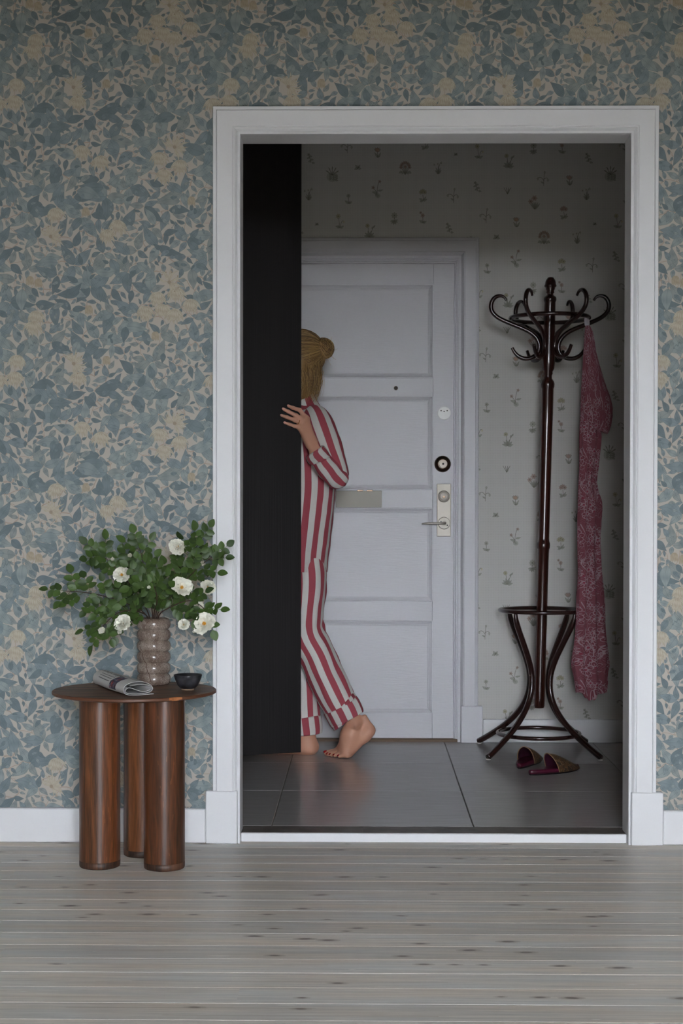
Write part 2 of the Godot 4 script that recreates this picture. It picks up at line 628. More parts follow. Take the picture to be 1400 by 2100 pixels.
func flower(cv: Canvas, kind: String, x: float, y: float, dk: Color, gn: Color, tint: Color) -> void:
	var P := func(a: float, b: float) -> Vector2: return Vector2(x + a, y + b)
	var stem := func(a: Vector2, b: Vector2, c: Vector2) -> void: cv.curve(a, b, c, 1.5, dk, 0.8)
	var lf := func(p: Vector2, ang: float, L: float, W: float) -> void: cv.leaf(p.x, p.y, ang, L, W, 0.05, gn, dk, 0.6, 0.9, 0.15)
	var head := func(p: Vector2, rad: float, n: int, c: Color) -> void:
		for k in n:
			var a := TAU * k / n
			cv.leaf(p.x, p.y, a, rad, rad * 0.34, 0.0, c, dk, 0.75, 0.8, 0.1)
		cv.dot(p.x, p.y, rad * 0.2, dk, 0.7)
	match kind:
		"moth", "bee":
			var s := 1.0 if kind == "moth" else 0.6
			for a in [-0.9, 0.25, -2.3, 2.7]:
				lf.call(P.call(0, 0), a, 28.0 * s, 9.0 * s)
			cv.line(P.call(-5, 10 * s), P.call(7, -8 * s), 2.4, dk, 0.9)
		"grass":
			for k in 4:
				stem.call(P.call(0, 24), P.call((k - 1.5) * 8, 0), P.call((k - 1.5) * 17, -22))
			lf.call(P.call(2, 24), -1.3, 40, 5)
		"basket":
			cv.ell(x, y + 18, 42, 38, 0.0, gn, 0.45)
			for k in 9:
				lf.call(P.call((k % 3 - 1) * 22, 6 + (k / 3) * 16), -0.6 + 0.5 * (k % 3), 24, 8)
			for k in 5:
				var a := -PI / 2 + (k - 2) * 0.55
				cv.line(P.call(0, 6), P.call(cos(a) * 50, sin(a) * 56), 1.6, dk, 0.85)
				lf.call(P.call(cos(a) * 30, sin(a) * 34), a, 26, 4)
		"tulip":
			stem.call(P.call(0, 46), P.call(3, 20), P.call(0, -4))
			lf.call(P.call(0, 46), -2.1, 44, 7); lf.call(P.call(0, 46), -0.95, 46, 7); lf.call(P.call(0, 46), -0.6, 26, 5)
			for k in 5:
				lf.call(P.call(0, 4), -PI / 2 + (k - 2) * 0.42, 34, 8)
			for k in 3:
				cv.leaf(x, y + 4, -PI / 2 + (k - 1) * 0.5, 32, 10, 0.0, tint, dk, 0.8, 0.7, 0.1)
		"bouquet":
			for k in 8:
				var a := -PI / 2 + (k - 3.5) * 0.42
				var q: Vector2 = P.call(cos(a) * 32, sin(a) * 38)
				cv.line(P.call(0, 50), q, 1.4, dk, 0.7)
				head.call(q, 15, 6, tint)
			head.call(P.call(0, -8), 15, 6, tint)
			for k in 5:
				lf.call(P.call((k - 2) * 12, 26), PI / 2 + (2 - k) * 0.5, 26, 9)
		"lily":
			for k in 5:
				lf.call(P.call(0, 46), -PI / 2 + (k - 2) * 0.34, 66 - absf(k - 2) * 14, 6)
			stem.call(P.call(0, 40), P.call(6, -30), P.call(24, -44))
			for k in 3:
				cv.ell(x + 24 - k * 26, y - 34 + k * 6, 7, 9, 0.0, tint, 0.8); cv.ell(x + 24 - k * 26, y - 34 + k * 6, 3, 4, 0.0, dk, 0.5)
		"curl":
			stem.call(P.call(0, 46), P.call(-2, 0), P.call(-8, -34)); stem.call(P.call(4, 44), P.call(16, -16), P.call(30, -2))
			lf.call(P.call(0, 48), -2.7, 34, 9); lf.call(P.call(2, 48), -0.5, 34, 9); lf.call(P.call(0, 48), -2.1, 22, 7)
			head.call(P.call(-10, -38), 20, 7, tint); cv.ell(x + 32, y + 4, 6, 9, 0.3, tint, 0.8)
		"small", "sprout":
			stem.call(P.call(0, 34), P.call(2, 6), P.call(0, -16))
			head.call(P.call(0, -22), 17, 7, tint)
			lf.call(P.call(0, 34), -2.5, 34, 9); lf.call(P.call(0, 34), -0.5, 32, 9); lf.call(P.call(0, 36), -1.0, 24, 7)
			if kind == "sprout":
				head.call(P.call(-16, -42), 12, 5, tint)
		"bulb":
			stem.call(P.call(0, 24), P.call(-4, -20), P.call(14, -60)); stem.call(P.call(0, 24), P.call(-14, 0), P.call(-28, -14))
			head.call(P.call(18, -62), 14, 5, tint); head.call(P.call(-30, -18), 15, 5, tint)
			cv.ell(x + 4, y + 42, 19, 17, 0.3, gn, 0.55); cv.ell(x + 4, y + 42, 8, 8, 0.3, dk, 0.25)
			lf.call(P.call(0, 28), -2.8, 42, 10); lf.call(P.call(4, 6), -0.2, 40, 7); lf.call(P.call(0, 28), 2.4, 20, 7)
		"peony":
			stem.call(P.call(2, 44), P.call(4, 20), P.call(0, 0))
			for k in 3:
				head.call(P.call((k - 1) * 13, -20 + (k % 2) * -8), 19, 7, tint)
			lf.call(P.call(0, 44), -2.6, 34, 9); lf.call(P.call(0, 44), -0.4, 34, 9); lf.call(P.call(2, 40), -0.9, 36, 6); lf.call(P.call(0, 46), 2.9, 24, 8)
		"bell":
			stem.call(P.call(6, 58), P.call(8, -10), P.call(14, -48)); stem.call(P.call(7, 20), P.call(-10, -14), P.call(-34, -2)); stem.call(P.call(8, 10), P.call(26, -10), P.call(38, 8))
			for q in [[14, -42], [-36, 4], [38, 14]]:
				cv.leaf(x + q[0], y + q[1] - 8, PI / 2, 22, 8, 0.0, tint, dk, 0.8, 0.9, 0.1)
			lf.call(P.call(6, 40), -2.6, 26, 6)
		"thistle":
			stem.call(P.call(0, 44), P.call(-4, 0), P.call(-12, -36)); stem.call(P.call(2, 44), P.call(14, 0), P.call(34, -36))
			head.call(P.call(-14, -40), 18, 9, tint)
			lf.call(P.call(28, -26), -0.9, 24, 6); lf.call(P.call(22, -14), -1.6, 22, 6)
			for k in 6:
				lf.call(P.call(0, 44), PI + 0.25 + k * 0.53, 50 - absf(k - 2.5) * 3, 10)
		"star":
			head.call(P.call(4, -18), 26, 8, tint)
			stem.call(P.call(0, 46), P.call(2, 20), P.call(4, -4))
			for k in 6:
				lf.call(P.call(2, 22), -0.3 + k * 0.66, 30, 8)
		"daffodil":
			head.call(P.call(4, -32), 24, 6, tint); head.call(P.call(-24, -8), 20, 6, tint)
			for k in 6:
				lf.call(P.call(6, 50), -PI / 2 + (k - 2.5) * 0.28, 60, 6)
		_:
			stem.call(P.call(4, 30), P.call(0, 0), P.call(-14, -26))
			for k in 5:
				lf.call(P.call(-10 + k * 5, -20 + k * 12), 0.2 + (k % 2) * 2.6, 24, 8)
			head.call(P.call(-14, -30), 13, 5, tint)


# ten boards of limed pine side by side, 2.4 m long
func board_texture() -> ImageTexture:
	var W := 2048; var H := 1024
	var n1 := noise(3, 1.0, 3)
	var n2 := noise(5, 1.0, 2)
	var d := PackedByteArray()
	d.resize(W * H * 3)
	var r := RandomNumberGenerator.new()
	r.seed = 9
	var tone := []
	for k in 10:
		tone.append(r.randf_range(-0.06, 0.06))
	for y in H:
		var b := y * 10 / H
		var base: float = tone[b]
		for x in W:
			var g := n1.get_noise_3d(x * 0.0035, y * 0.09, b * 9.0) * 0.10 + n2.get_noise_3d(x * 0.02, y * 0.55, b * 5.0) * 0.05
			var v := 1.0 + base * 0.8 + g
			var warm := n2.get_noise_2d(x * 0.002 + b * 31.0, y * 0.01) * 0.035
			var i := (y * W + x) * 3
			d[i] = clampi(int(218.0 * v * (1.0 + warm)), 0, 255)
			d[i + 1] = clampi(int(211.0 * v), 0, 255)
			d[i + 2] = clampi(int(201.0 * v * (1.0 - warm)), 0, 255)
	var cv := Canvas.new(4, 4, Color.WHITE)
	cv.w = W; cv.h = H; cv.d = d
	for k in 84:
		var b := r.randi_range(0, 9)
		var x := r.randf() * W
		var y := (b + r.randf_range(0.2, 0.8)) * H / 10.0
		var s := r.randf_range(3.0, 7.5)
		cv.ell(x, y, s * 3.2, s * 1.3, 0.0, c8(150, 136, 122), 0.5, 5.0)
		cv.ell(x, y, s * 1.6, s * 0.8, r.randf_range(-0.2, 0.2), c8(104, 92, 84), 0.8, 3.0)
	for k in 70:
		var b := r.randi_range(0, 9)
		var x := r.randf() * W
		var y := (b + r.randf_range(0.08, 0.92)) * H / 10.0
		cv.ell(x, y, r.randf_range(4, 22), r.randf_range(1.0, 2.4), 0.0, c8(240, 237, 230), 0.8, 1.5)
	for k in 40:
		var b := r.randi_range(0, 9)
		var y := (b + r.randf_range(0.08, 0.92)) * H / 10.0
		var x := r.randf() * W
		cv.line(Vector2(x, y), Vector2(x + r.randf_range(100, 500), y + r.randf_range(-3, 3)), r.randf_range(0.8, 2.0), c8(160, 144, 128), 0.4)
	return cv.tex()


# oak stained walnut brown: staves of differing tone, grain along v
func oak_texture(w: int, h: int, staves: int, seed_: int, base: Color) -> ImageTexture:
	var r := RandomNumberGenerator.new()
	r.seed = seed_
	var n1 := noise(seed_, 1.0, 3)
	var n2 := noise(seed_ + 1, 1.0, 2)
	var d := PackedByteArray()
	d.resize(w * h * 3)
	var tone := []
	var hue := []
	for k in staves:
		tone.append(r.randf_range(-0.28, 0.30)); hue.append(r.randf_range(-0.12, 0.12))
	for y in h:
		for x in w:
			var k := x * staves / w
			var wx := x + n1.get_noise_3d(x * 0.01, y * 0.003, k * 7.0) * 20.0
			var g := n1.get_noise_3d(wx * 0.055, y * 0.0035, k * 11.0) * 0.38 + n2.get_noise_3d(x * 0.5, y * 0.018, k * 3.0) * 0.28
			var v: float = 1.0 + tone[k] + g
			var i := (y * w + x) * 3
			d[i] = clampi(int(base.r8 * v), 0, 255)
			d[i + 1] = clampi(int(base.g8 * v * (1.0 - hue[k] * 0.5)), 0, 255)
			d[i + 2] = clampi(int(base.b8 * v * (1.0 - hue[k])), 0, 255)
	var cv := Canvas.new(4, 4, Color.WHITE)
	cv.w = w; cv.h = h; cv.d = d
	for q in w * h / 2600:
		var k := r.randi_range(0, staves - 1)
		if k % 3 != 1:
			continue
		var x := (k + r.randf()) * w / staves
		var y := r.randf() * h
		cv.line(Vector2(x, y), Vector2(x + r.randf_range(-2, 2), y + r.randf_range(5, 16)), 0.7, c8(196, 132, 78), 0.5)
	return cv.tex()


func noise_tex(w: int, h: int, seed_: int, fx: float, fy: float, lo: Color, hi: Color, oct := 4, contrast := 1.0) -> ImageTexture:
	var n := noise(seed_, 1.0, oct)
	var d := PackedByteArray()
	d.resize(w * h * 3)
	for y in h:
		for x in w:
			var t := clampf(0.5 + n.get_noise_2d(x * fx, y * fy) * contrast, 0.0, 1.0)
			var i := (y * w + x) * 3
			d[i] = int(lerpf(lo.r8, hi.r8, t)); d[i + 1] = int(lerpf(lo.g8, hi.g8, t)); d[i + 2] = int(lerpf(lo.b8, hi.b8, t))
	return ImageTexture.create_from_image(Image.create_from_data(w, h, false, Image.FORMAT_RGB8, d))


# brown marble with dark speckle and pale veins
func marble_texture() -> ImageTexture:
	var W := 512; var H := 512
	var n1 := noise(31, 0.012, 4); var n2 := noise(32, 0.16, 2); var n3 := noise(33, 0.02, 3)
	var cv := Canvas.new(W, H, Color.WHITE)
	for y in H:
		for x in W:
			var a := n1.get_noise_2d(x, y); var s := n2.get_noise_2d(x, y)
			var c := c8(122, 106, 96).lerp(c8(154, 142, 132), clampf(0.5 + a * 1.2, 0, 1)).lerp(c8(62, 50, 44), clampf((s - 0.1) * 1.3, 0.0, 0.5))
			var v := absf(n3.get_noise_2d(x * 1.4 + 50.0, y * 0.8))
			c = c.lerp(c8(214, 204, 194), clampf((0.022 - v) * 36.0, 0.0, 0.75))
			cv.mix(x, y, c, 1.0)
	cv.path([Vector2(380, 70), Vector2(350, 150), Vector2(330, 190), Vector2(300, 270)], 1.6, c8(70, 46, 38), 0.7)
	return cv.tex()


# white line drawing of flowers and leaves on faded red
func robe_texture() -> ImageTexture:
	var cv := Canvas.new(512, 512, c8(142, 80, 92))
	var r := RandomNumberGenerator.new()
	r.seed = 5
	var pale := c8(190, 164, 172)
	for k in 58:
		var x := r.randf() * 512; var y := r.randf() * 512
		var n := r.randi_range(5, 7)
		var rad := r.randf_range(28, 46)
		var a0 := r.randf() * TAU
		for i in n:
			var a := a0 + TAU * i / n
			var p := Vector2(x + cos(a) * rad * 0.62, y + sin(a) * rad * 0.62)
			cv.ell(p.x, p.y, rad * 0.42, rad * 0.34, a, pale, 0.85)
			cv.ell(p.x, p.y, rad * 0.42 - 3.6, rad * 0.34 - 3.6, a, c8(136, 68, 82), 1.0)
			cv.line(Vector2(x, y), p, 2.0, pale, 0.7)
		cv.dot(x, y, rad * 0.16, c8(150, 50, 74), 0.9)
	for k in 60:
		var x := r.randf() * 512; var y := r.randf() * 512
		cv.leaf(x, y, r.randf() * TAU, r.randf_range(36, 66), 12, r.randf_range(-0.2, 0.2), c8(138, 72, 86), pale, 0.9, 0.95, 0.0)
	for k in 30:
		var p := Vector2(r.randf() * 512, r.randf() * 512)
		cv.curve(p, p + Vector2(r.randf_range(-40, 40), 40), p + Vector2(r.randf_range(-50, 50), 80), 2.4, pale, 0.85)
	return cv.tex()


# one red and one white stripe per tile, woven
func stripe_texture() -> ImageTexture:
	var cv := Canvas.new(128, 128, c8(214, 208, 203))
	var n := noise(44, 0.3, 2)
	for y in 128:
		for x in 128:
			var e := clampf(minf(x - 30.0, 94.0 - x) / 1.2 + 0.5, 0.0, 1.0)
			var w := 0.05 * n.get_noise_2d(x, y) + (0.02 if (x + y) % 2 else -0.02)
			var c := c8(216, 211, 207).lerp(c8(166, 74, 86), e)
			cv.mix(x, y, Color(c.r + w, c.g + w, c.b + w), 1.0)
	return cv.tex()


func snake_texture() -> ImageTexture:
	var cv := Canvas.new(256, 256, c8(120, 92, 66))
	var r := RandomNumberGenerator.new()
	r.seed = 12
	var n := noise(13, 0.02, 3)
	for j in 32:
		for i in 32:
			var x := i * 8.0 + (4.0 if j % 2 else 0.0)
			var y := j * 8.0
			var v := n.get_noise_2d(x, y)
			var c := c8(146, 112, 78)
			if v > 0.16:
				c = c8(52, 48, 52)
			elif v > 0.06:
				c = c8(196, 178, 148)
			elif v < -0.25:
				c = c8(104, 80, 58)
			cv.ell(x, y, 4.4, 3.4, 0.0, c, 0.95)
	return cv.tex()


func raster_text(cv: Canvas, text: String, x: float, y: float, height: float, c: Color, upside := true, squeeze := 1.0) -> void:
	var tm := TextMesh.new()
	var f := SystemFont.new()
	f.font_names = PackedStringArray(["Droid Serif"])
	f.font_weight = 700
	tm.font = f
	tm.text = text
	tm.font_size = 64
	tm.pixel_size = 1.0
	tm.depth = 0.0
	tm.horizontal_alignment = HORIZONTAL_ALIGNMENT_CENTER
	var arr := tm.get_mesh_arrays()
	if arr.is_empty() or arr[Mesh.ARRAY_VERTEX] == null:
		return
	var v: PackedVector3Array = arr[Mesh.ARRAY_VERTEX]
	var ix := PackedInt32Array(range(v.size()))
	if arr[Mesh.ARRAY_INDEX] != null and arr[Mesh.ARRAY_INDEX].size():
		ix = arr[Mesh.ARRAY_INDEX]
	var s := height / 46.0
	var pts := PackedVector2Array()
	for p in v:
		var q := Vector2(p.x * s * squeeze, -p.y * s)
		if upside:
			q = -q
		pts.append(Vector2(x, y) + q)
	for i in range(0, ix.size() - 2, 3):
		var a := pts[ix[i]]; var b := pts[ix[i + 1]]; var d := pts[ix[i + 2]]
		var area := (b - a).cross(d - a)
		if absf(area) < 0.02:
			continue
		var lo := a.min(b).min(d); var hi := a.max(b).max(d)
		for py in range(int(floor(lo.y)), int(ceil(hi.y)) + 1):
			for px in range(int(floor(lo.x)), int(ceil(hi.x)) + 1):
				var q := Vector2(px + 0.5, py + 0.5)
				var w0 := (b - a).cross(q - a) / area
				var w1 := (d - b).cross(q - b) / area
				var w2 := (a - d).cross(q - d) / area
				if w0 >= -0.02 and w1 >= -0.02 and w2 >= -0.02:
					cv.mix(px, py, c, 1.0)


# u runs along the roll from its far end to its near end, v round it
func news_texture() -> ImageTexture:
	var cv := Canvas.new(1024, 512, c8(196, 194, 190))
	var r := RandomNumberGenerator.new()
	r.seed = 3
	var ink := c8(46, 46, 50)
	raster_text(cv, "Dagens Nyheter", 330, 262, 60, c8(24, 24, 28), true, 0.92)
	for row in 3:
		var y := 188.0 - row * 32.0
		var x := 150.0 + row * 14.0
		while x < 560.0:
			var w := r.randf_range(14, 46)
			cv.line(Vector2(x, y), Vector2(x + w, y), 5.0, ink, 0.72)
			for q in int(w / 5.0):
				cv.line(Vector2(x + q * 5, y - 8), Vector2(x + q * 5 + 1, y + 5), 1.0, c8(196, 194, 190), 0.7)
			x += w + 9.0
	# the picture at the near end
	for y in range(60, 250):
		for x in range(610, 800):
			cv.mix(x, y, c8(70, 72, 84), 1.0)
	for k in 150:
		var c: Color = [c8(150, 60, 58), c8(60, 70, 100), c8(150, 150, 166), c8(34, 34, 44), c8(104, 84, 90)][r.randi_range(0, 4)]
		cv.ell(r.randf_range(620, 790), r.randf_range(70, 240), r.randf_range(5, 16), r.randf_range(8, 26), r.randf() * 3.0, c, 0.7, 4.0)
	for row in 24:
		var y := 265.0 + row * 9.0
		var x := 640.0
		while x < 960.0:
			var w := r.randf_range(8, 26)
			cv.line(Vector2(x, y), Vector2(x + w, y), 1.6, ink, 0.45)
			x += w + 6.0
	for row in 12:
		var y := 350.0 + row * 12.0
		var x := 60.0
		while x < 600.0:
			var w := r.randf_range(8, 30)
			cv.line(Vector2(x, y), Vector2(x + w, y), 1.8, ink, 0.45)
			x += w + 7.0
	return cv.tex()


func make_materials() -> void:
	var rough_bump := noise_tex(256, 256, 61, 0.03, 0.03, Color.BLACK, Color.WHITE, 4, 0.7)
	var brush := noise_tex(512, 512, 62, 0.012, 0.11, Color.BLACK, Color.WHITE, 4, 0.7)
	M.leaf_paper = std(Color.WHITE, 0.75, leaf_paper())
	M.flower_paper = std(Color.WHITE, 0.75, flower_paper())
	var tri_bump := func(m: StandardMaterial3D, t: Texture2D, cm: float, s: float) -> StandardMaterial3D:
		bump(m, t, cm)
		m.uv1_triplanar = true
		m.uv1_world_triplanar = true
		m.uv1_scale = Vector3.ONE * s
		return m
	M.white = tri_bump.call(std(c8(226, 226, 228), 0.45), rough_bump, 0.03, 3.0)
	M.white.metallic_specular = 0.4
	M.door_white = tri_bump.call(std(c8(214, 213, 218), 0.36), brush, 0.03, 2.2)
	M.door_white.metallic_specular = 0.36
	M.plaster = std(c8(196, 192, 186), 0.9)
	M.plaster_dark = std(c8(112, 108, 102), 0.9)
	M.board = std(Color.WHITE, 0.36, board_texture())
	M.grout = std(c8(96, 92, 86), 0.9)
	M.tile = [std(c8(176, 173, 171), 0.2, noise_tex(512, 512, 71, 0.006, 0.09, c8(240, 239, 238), c8(255, 255, 255), 4, 0.8)), null, null]
	for k in [1, 2]:
		M.tile[k] = M.tile[0].duplicate()
		M.tile[k].albedo_color = [Color.BLACK, c8(172, 169, 167), c8(180, 177, 175)][k]
	M.stone = std(c8(112, 106, 100), 0.5, noise_tex(256, 64, 72, 0.02, 0.1, c8(200, 198, 196), c8(255, 255, 255)))
	M.sill = std(c8(112, 92, 74), 0.6)
	M.dark = bump(std(c8(21, 18, 20), 0.5, noise_tex(512, 512, 73, 0.30, 0.006, c8(206, 198, 198), c8(255, 250, 250), 3, 1.0)), noise_tex(512, 512, 73, 0.30, 0.006, Color.BLACK, Color.WHITE, 3, 0.9), 0.02)
	M.dark.metallic_specular = 0.4
	M.dull = std(c8(150, 146, 138), 0.55)
	M.dull.metallic = 0.5
	M.dull.metallic_specular = 0.3
	M.steel = std(c8(190, 184, 174), 0.55)
	M.steel.metallic = 0.75
	M.bronze = std(c8(92, 78, 66), 0.3)
	M.bronze.metallic = 1.0
	M.black = std(c8(18, 17, 17), 0.5)
	M.plate_white = std(c8(246, 246, 244), 0.35)
	M.bent = std(c8(44, 23, 19), 0.24)
	M.bent.clearcoat_enabled = true
	M.bent.clearcoat = 0.5
	M.bent.clearcoat_roughness = 0.2
	M.pole = std(c8(58, 30, 24), 0.26, oak_texture(128, 256, 2, 91, c8(225, 205, 195)))
	M.pole.clearcoat_enabled = true
	M.pole.clearcoat = 0.5
	M.pole.clearcoat_roughness = 0.15
	M.pad = std(c8(190, 186, 180), 0.6)
	M.oak_leg = [std(Color.WHITE, 0.34, oak_texture(512, 512, 7, 81, c8(98, 57, 32))), std(Color.WHITE, 0.34, oak_texture(512, 512, 6, 82, c8(96, 55, 31))), std(Color.WHITE, 0.34, oak_texture(512, 512, 7, 83, c8(88, 51, 29)))]
	M.oak_dark = std(c8(170, 160, 155), 0.5, oak_texture(512, 64, 7, 84, c8(112, 80, 60)))
	M.oak_top = std(Color.WHITE, 0.5, oak_texture(512, 512, 3, 85, c8(122, 88, 64)))
	M.oak_edge = std(c8(92, 56, 36), 0.45)
	M.chip = std(c8(160, 98, 54), 0.7)
	M.marble = std(c8(244, 240, 238), 0.22, marble_texture())
	M.bowl = std(c8(62, 62, 66), 0.34, noise_tex(256, 256, 74, 0.02, 0.02, c8(120, 120, 122), c8(255, 255, 255), 4, 1.0))
	M.clay = std(c8(140, 116, 96), 0.8)
	M.news = std(c8(255, 255, 255), 0.85, news_texture())
	M.paper = std(c8(192, 190, 188), 0.85)
	M.robe = std(Color.WHITE, 0.85, robe_texture())
	M.robe.backlight_enabled = true
	M.robe.backlight = Color(0.2, 0.12, 0.14)
	M.loop = std(c8(200, 196, 204), 0.8)
	M.stripe = std(Color.WHITE, 0.85, stripe_texture())
	M.skin = std(c8(206, 152, 126), 0.48)
	M.nail_red = std(c8(150, 12, 18), 0.2)
	M.nail = std(c8(214, 160, 142), 0.3)
	M.hair = [std(c8(190, 156, 102), 0.42), std(c8(150, 117, 72), 0.42), std(c8(108, 80, 50), 0.45)]
	M.eye = std(c8(232, 230, 226), 0.2)
	M.gold = std(c8(230, 180, 90), 0.2)
	M.gold.metallic = 1.0
	M.snake = std(c8(168, 160, 154), 0.4, snake_texture())
	M.burgundy = std(c8(72, 14, 38), 0.4)
	M.burgundy_deep = std(c8(58, 14, 36), 0.6)
	M.piping = std(c8(128, 100, 72), 0.5)
	M.leaflet = [std(c8(60, 82, 36), 0.5), std(c8(50, 70, 33), 0.5), std(c8(68, 92, 40), 0.5)]
	for m: StandardMaterial3D in M.leaflet:
		m.backlight_enabled = true
		m.backlight = Color(0.12, 0.2, 0.06)
	M.twig = std(c8(64, 44, 36), 0.7)
	M.petiole = std(c8(92, 104, 60), 0.6)
	M.petal = std(c8(240, 238, 224), 0.6)
	M.petal.backlight_enabled = true
	M.petal.backlight = Color(0.3, 0.3, 0.26)
	M.stamen = std(c8(214, 160, 52), 0.7)


# ---------------------------------------------------------------- the room and the hallway

const OL := -0.352    # left reveal of the opening
const OR := 0.757     # right reveal
const OT := 2.025     # underside of the head lining
const XL := -2.5      # room extent
const XR := 2.7
const ZB := 6.1
const HT := 3.1      # ceiling


func paper_box(st: SurfaceTool, a: Vector3, b: Vector3, tile: Vector2, o: Vector2) -> void:
	cbox(st, a, b, 0.0, Vector2(1.0 / tile.x, -1.0 / tile.y), Vector2(-o.x / tile.x, o.y / tile.y))


func build_room() -> void:
	# papered wall round the opening
	var tile := Vector2(440.0, 565.0) / 716.0
	var o := at(0.0, 560.0, 0.0)
	var o2 := Vector2(o.x, o.y)
	var st := new_st(false)
	paper_box(st, Vector3(XL, -0.02, -0.085), Vector3(OL - 0.002, HT, 0.0), tile, o2)
	paper_box(st, Vector3(OR + 0.002, -0.02, -0.085), Vector3(XR, HT, 0.0), tile, o2)
	paper_box(st, Vector3(OL - 0.002, OT + 0.002, -0.085), Vector3(OR + 0.002, HT, 0.0), tile, o2)
	var w := part(st, "wall_front", M.leaf_paper, self)
	tag(w, "wall papered with blue-grey leaf trails and cream honeysuckle around the wide opening", "wall", "", "structure")

	# boards of limed pine
	var fl := thing("floor", "pale limed pine floorboards with dark knots in the front room", "floor", Vector3.ZERO, "", "structure")
	var edge := EYE.z - 3.897     # a joint measured in the photograph
	var bw := 0.1027
	var z0 := edge - bw * 7.0
	var k := 0
	while z0 + bw * k < ZB:
		var za := maxf(z0 + bw * k, -0.014)
		var zb := minf(z0 + bw * (k + 1), ZB)
		if zb - za > 0.02:
			var b := new_st(false)
			var row := k % 10
			cbox(b, Vector3(XL, -0.022, za + 0.0004), Vector3(XR, rng.randf_range(-0.0002, 0.0), zb - 0.0004), 0.0007, Vector2(1.0 / 2.4, 0.1 / bw), Vector2(rng.randf(), row * 0.1 - (z0 + bw * k) * 0.1 / bw))
			part(b, "plank", M.board, fl)
		k += 1
	st = new_st(false)
	cbox(st, Vector3(XL, -0.12, -0.014), Vector3(XR, -0.0215, ZB), 0.0)
	part(st, "subfloor", std(c8(176, 168, 158), 0.9), fl)

	# the other walls and the ceiling, out of the frame
	st = new_st(false)
	cbox(st, Vector3(XL - 0.12, -0.02, -0.085), Vector3(XL, HT, ZB), 0.0)
	tag(part(st, "wall_left", M.plaster, self), "plain plaster wall left of the front room", "wall", "", "structure")
	st = new_st(false)
	cbox(st, Vector3(XR, -0.02, -0.085), Vector3(XR + 0.12, HT, ZB), 0.0)
	tag(part(st, "wall_right", M.plaster, self), "plain plaster wall right of the front room", "wall", "", "structure")
	st = new_st(false)
	cbox(st, Vector3(XL - 0.12, HT, -0.085), Vector3(XR + 0.12, HT + 0.12, ZB + 0.2), 0.0)
	tag(part(st, "ceiling", M.plaster_dark, self), "plain ceiling of the front room", "ceiling", "", "structure")
	var wx0 := -0.22
	var wx1 := 0.98
	var wy0 := 0.4
	var wy1 := 2.5
	st = new_st(false)
	cbox(st, Vector3(XL - 0.12, -0.02, ZB), Vector3(wx0, HT, ZB + 0.2), 0.0)
	cbox(st, Vector3(wx1, -0.02, ZB), Vector3(XR + 0.12, HT, ZB + 0.2), 0.0)
	cbox(st, Vector3(wx0, -0.02, ZB), Vector3(wx1, wy0, ZB + 0.2), 0.0)
	cbox(st, Vector3(wx0, wy1, ZB), Vector3(wx1, HT, ZB + 0.2), 0.0)
	tag(part(st, "wall_back", M.plaster, self), "plain plaster wall with a window opposite the papered wall", "wall", "", "structure")
	var win := thing("window_1", "white timber window opposite the papered wall", "window", Vector3(0.3, wy0, ZB), "", "structure")
	st = new_st(false)
	for x in [wx0 + 0.03, (wx0 + wx1) * 0.5, wx1 - 0.03]:
		cbox(st, Vector3(x - 0.03, wy0, ZB + 0.08), Vector3(x + 0.03, wy1, ZB + 0.13), 0.004)
	for y in [wy0 + 0.03, wy1 - 0.03]:
		cbox(st, Vector3(wx0, y - 0.03, ZB + 0.081), Vector3(wx1, y + 0.03, ZB + 0.129), 0.004)
	part(st, "window_frame", M.white, win)

	# casing round the opening, with plinth blocks
	var tr := thing("trim_1", "wide white moulded casing around the opening to the hallway", "door casing", Vector3(0.2, 0.0, 0.0), "", "structure")
	var prof := [Vector2(0.0, -0.001), Vector2(0.0, 0.018), Vector2(0.0015, 0.02), Vector2(0.0095, 0.02), Vector2(0.0105, 0.0172), Vector2(0.012, 0.0218), Vector2(0.0135, 0.0225), Vector2(0.056, 0.0225), Vector2(0.0575, 0.0205), Vector2(0.059, 0.0205), Vector2(0.0605, 0.0215), Vector2(0.064, 0.019), Vector2(0.068, 0.0125), Vector2(0.0695, 0.0105), Vector2(0.071, 0.0105), Vector2(0.0722, 0.0165), Vector2(0.0775, 0.0165), Vector2(0.0785, 0.015), Vector2(0.0785, -0.001)]
	var inv := []
	for q: Vector2 in prof:
		inv.append(Vector2(-q.x, q.y))
	var cw := 0.0785
	var pb := 0.152
	var left := new_st(false)
	var right := new_st(false)
	var head := new_st(false)
	# three mitred lengths: each is swept with its neighbours' directions at the corners
	var lp := [Vector2(OL - cw, 0.0), Vector2(OL - cw, OT + cw), Vector2(OR + cw, OT + cw), Vector2(OR + cw, 0.0)]
	moulding_part(left, lp, inv, 0)
	moulding_part(head, lp, inv, 1)
	moulding_part(right, lp, inv, 2)
	part(left, "casing_board", M.white, tr)
	part(head, "casing_board", M.white, tr)
	part(right, "casing_board", M.white, tr)
	for s in [-1.0, 1.0]:
		var b := new_st(false)
		if s < 0.0:
			cbox(b, Vector3(OL - 0.098, 0.001, -0.001), Vector3(OL - 0.0075, pb, 0.026), 0.0025)
		else:
			cbox(b, Vector3(OR + 0.0075, 0.001, -0.001), Vector3(OR + 0.098, pb, 0.026), 0.0025)
		part(b, "plinth_block", M.white, tr)
	# lining of the opening
	var ln := thing("trim_2", "white timber lining inside the wide opening, between room and hallway", "door lining", Vector3(0.2, 0.0, -0.04), "", "structure")
	st = new_st(false)
	cbox(st, Vector3(OL - 0.003, 0.001, -0.088), Vector3(OL, OT, 0.002), 0.0005)
	part(st, "jamb", M.white, ln)
	st = new_st(false)
	cbox(st, Vector3(OR, 0.001, -0.088), Vector3(OR + 0.003, OT, 0.002), 0.0005)
	part(st, "jamb", M.white, ln)
	st = new_st(false)
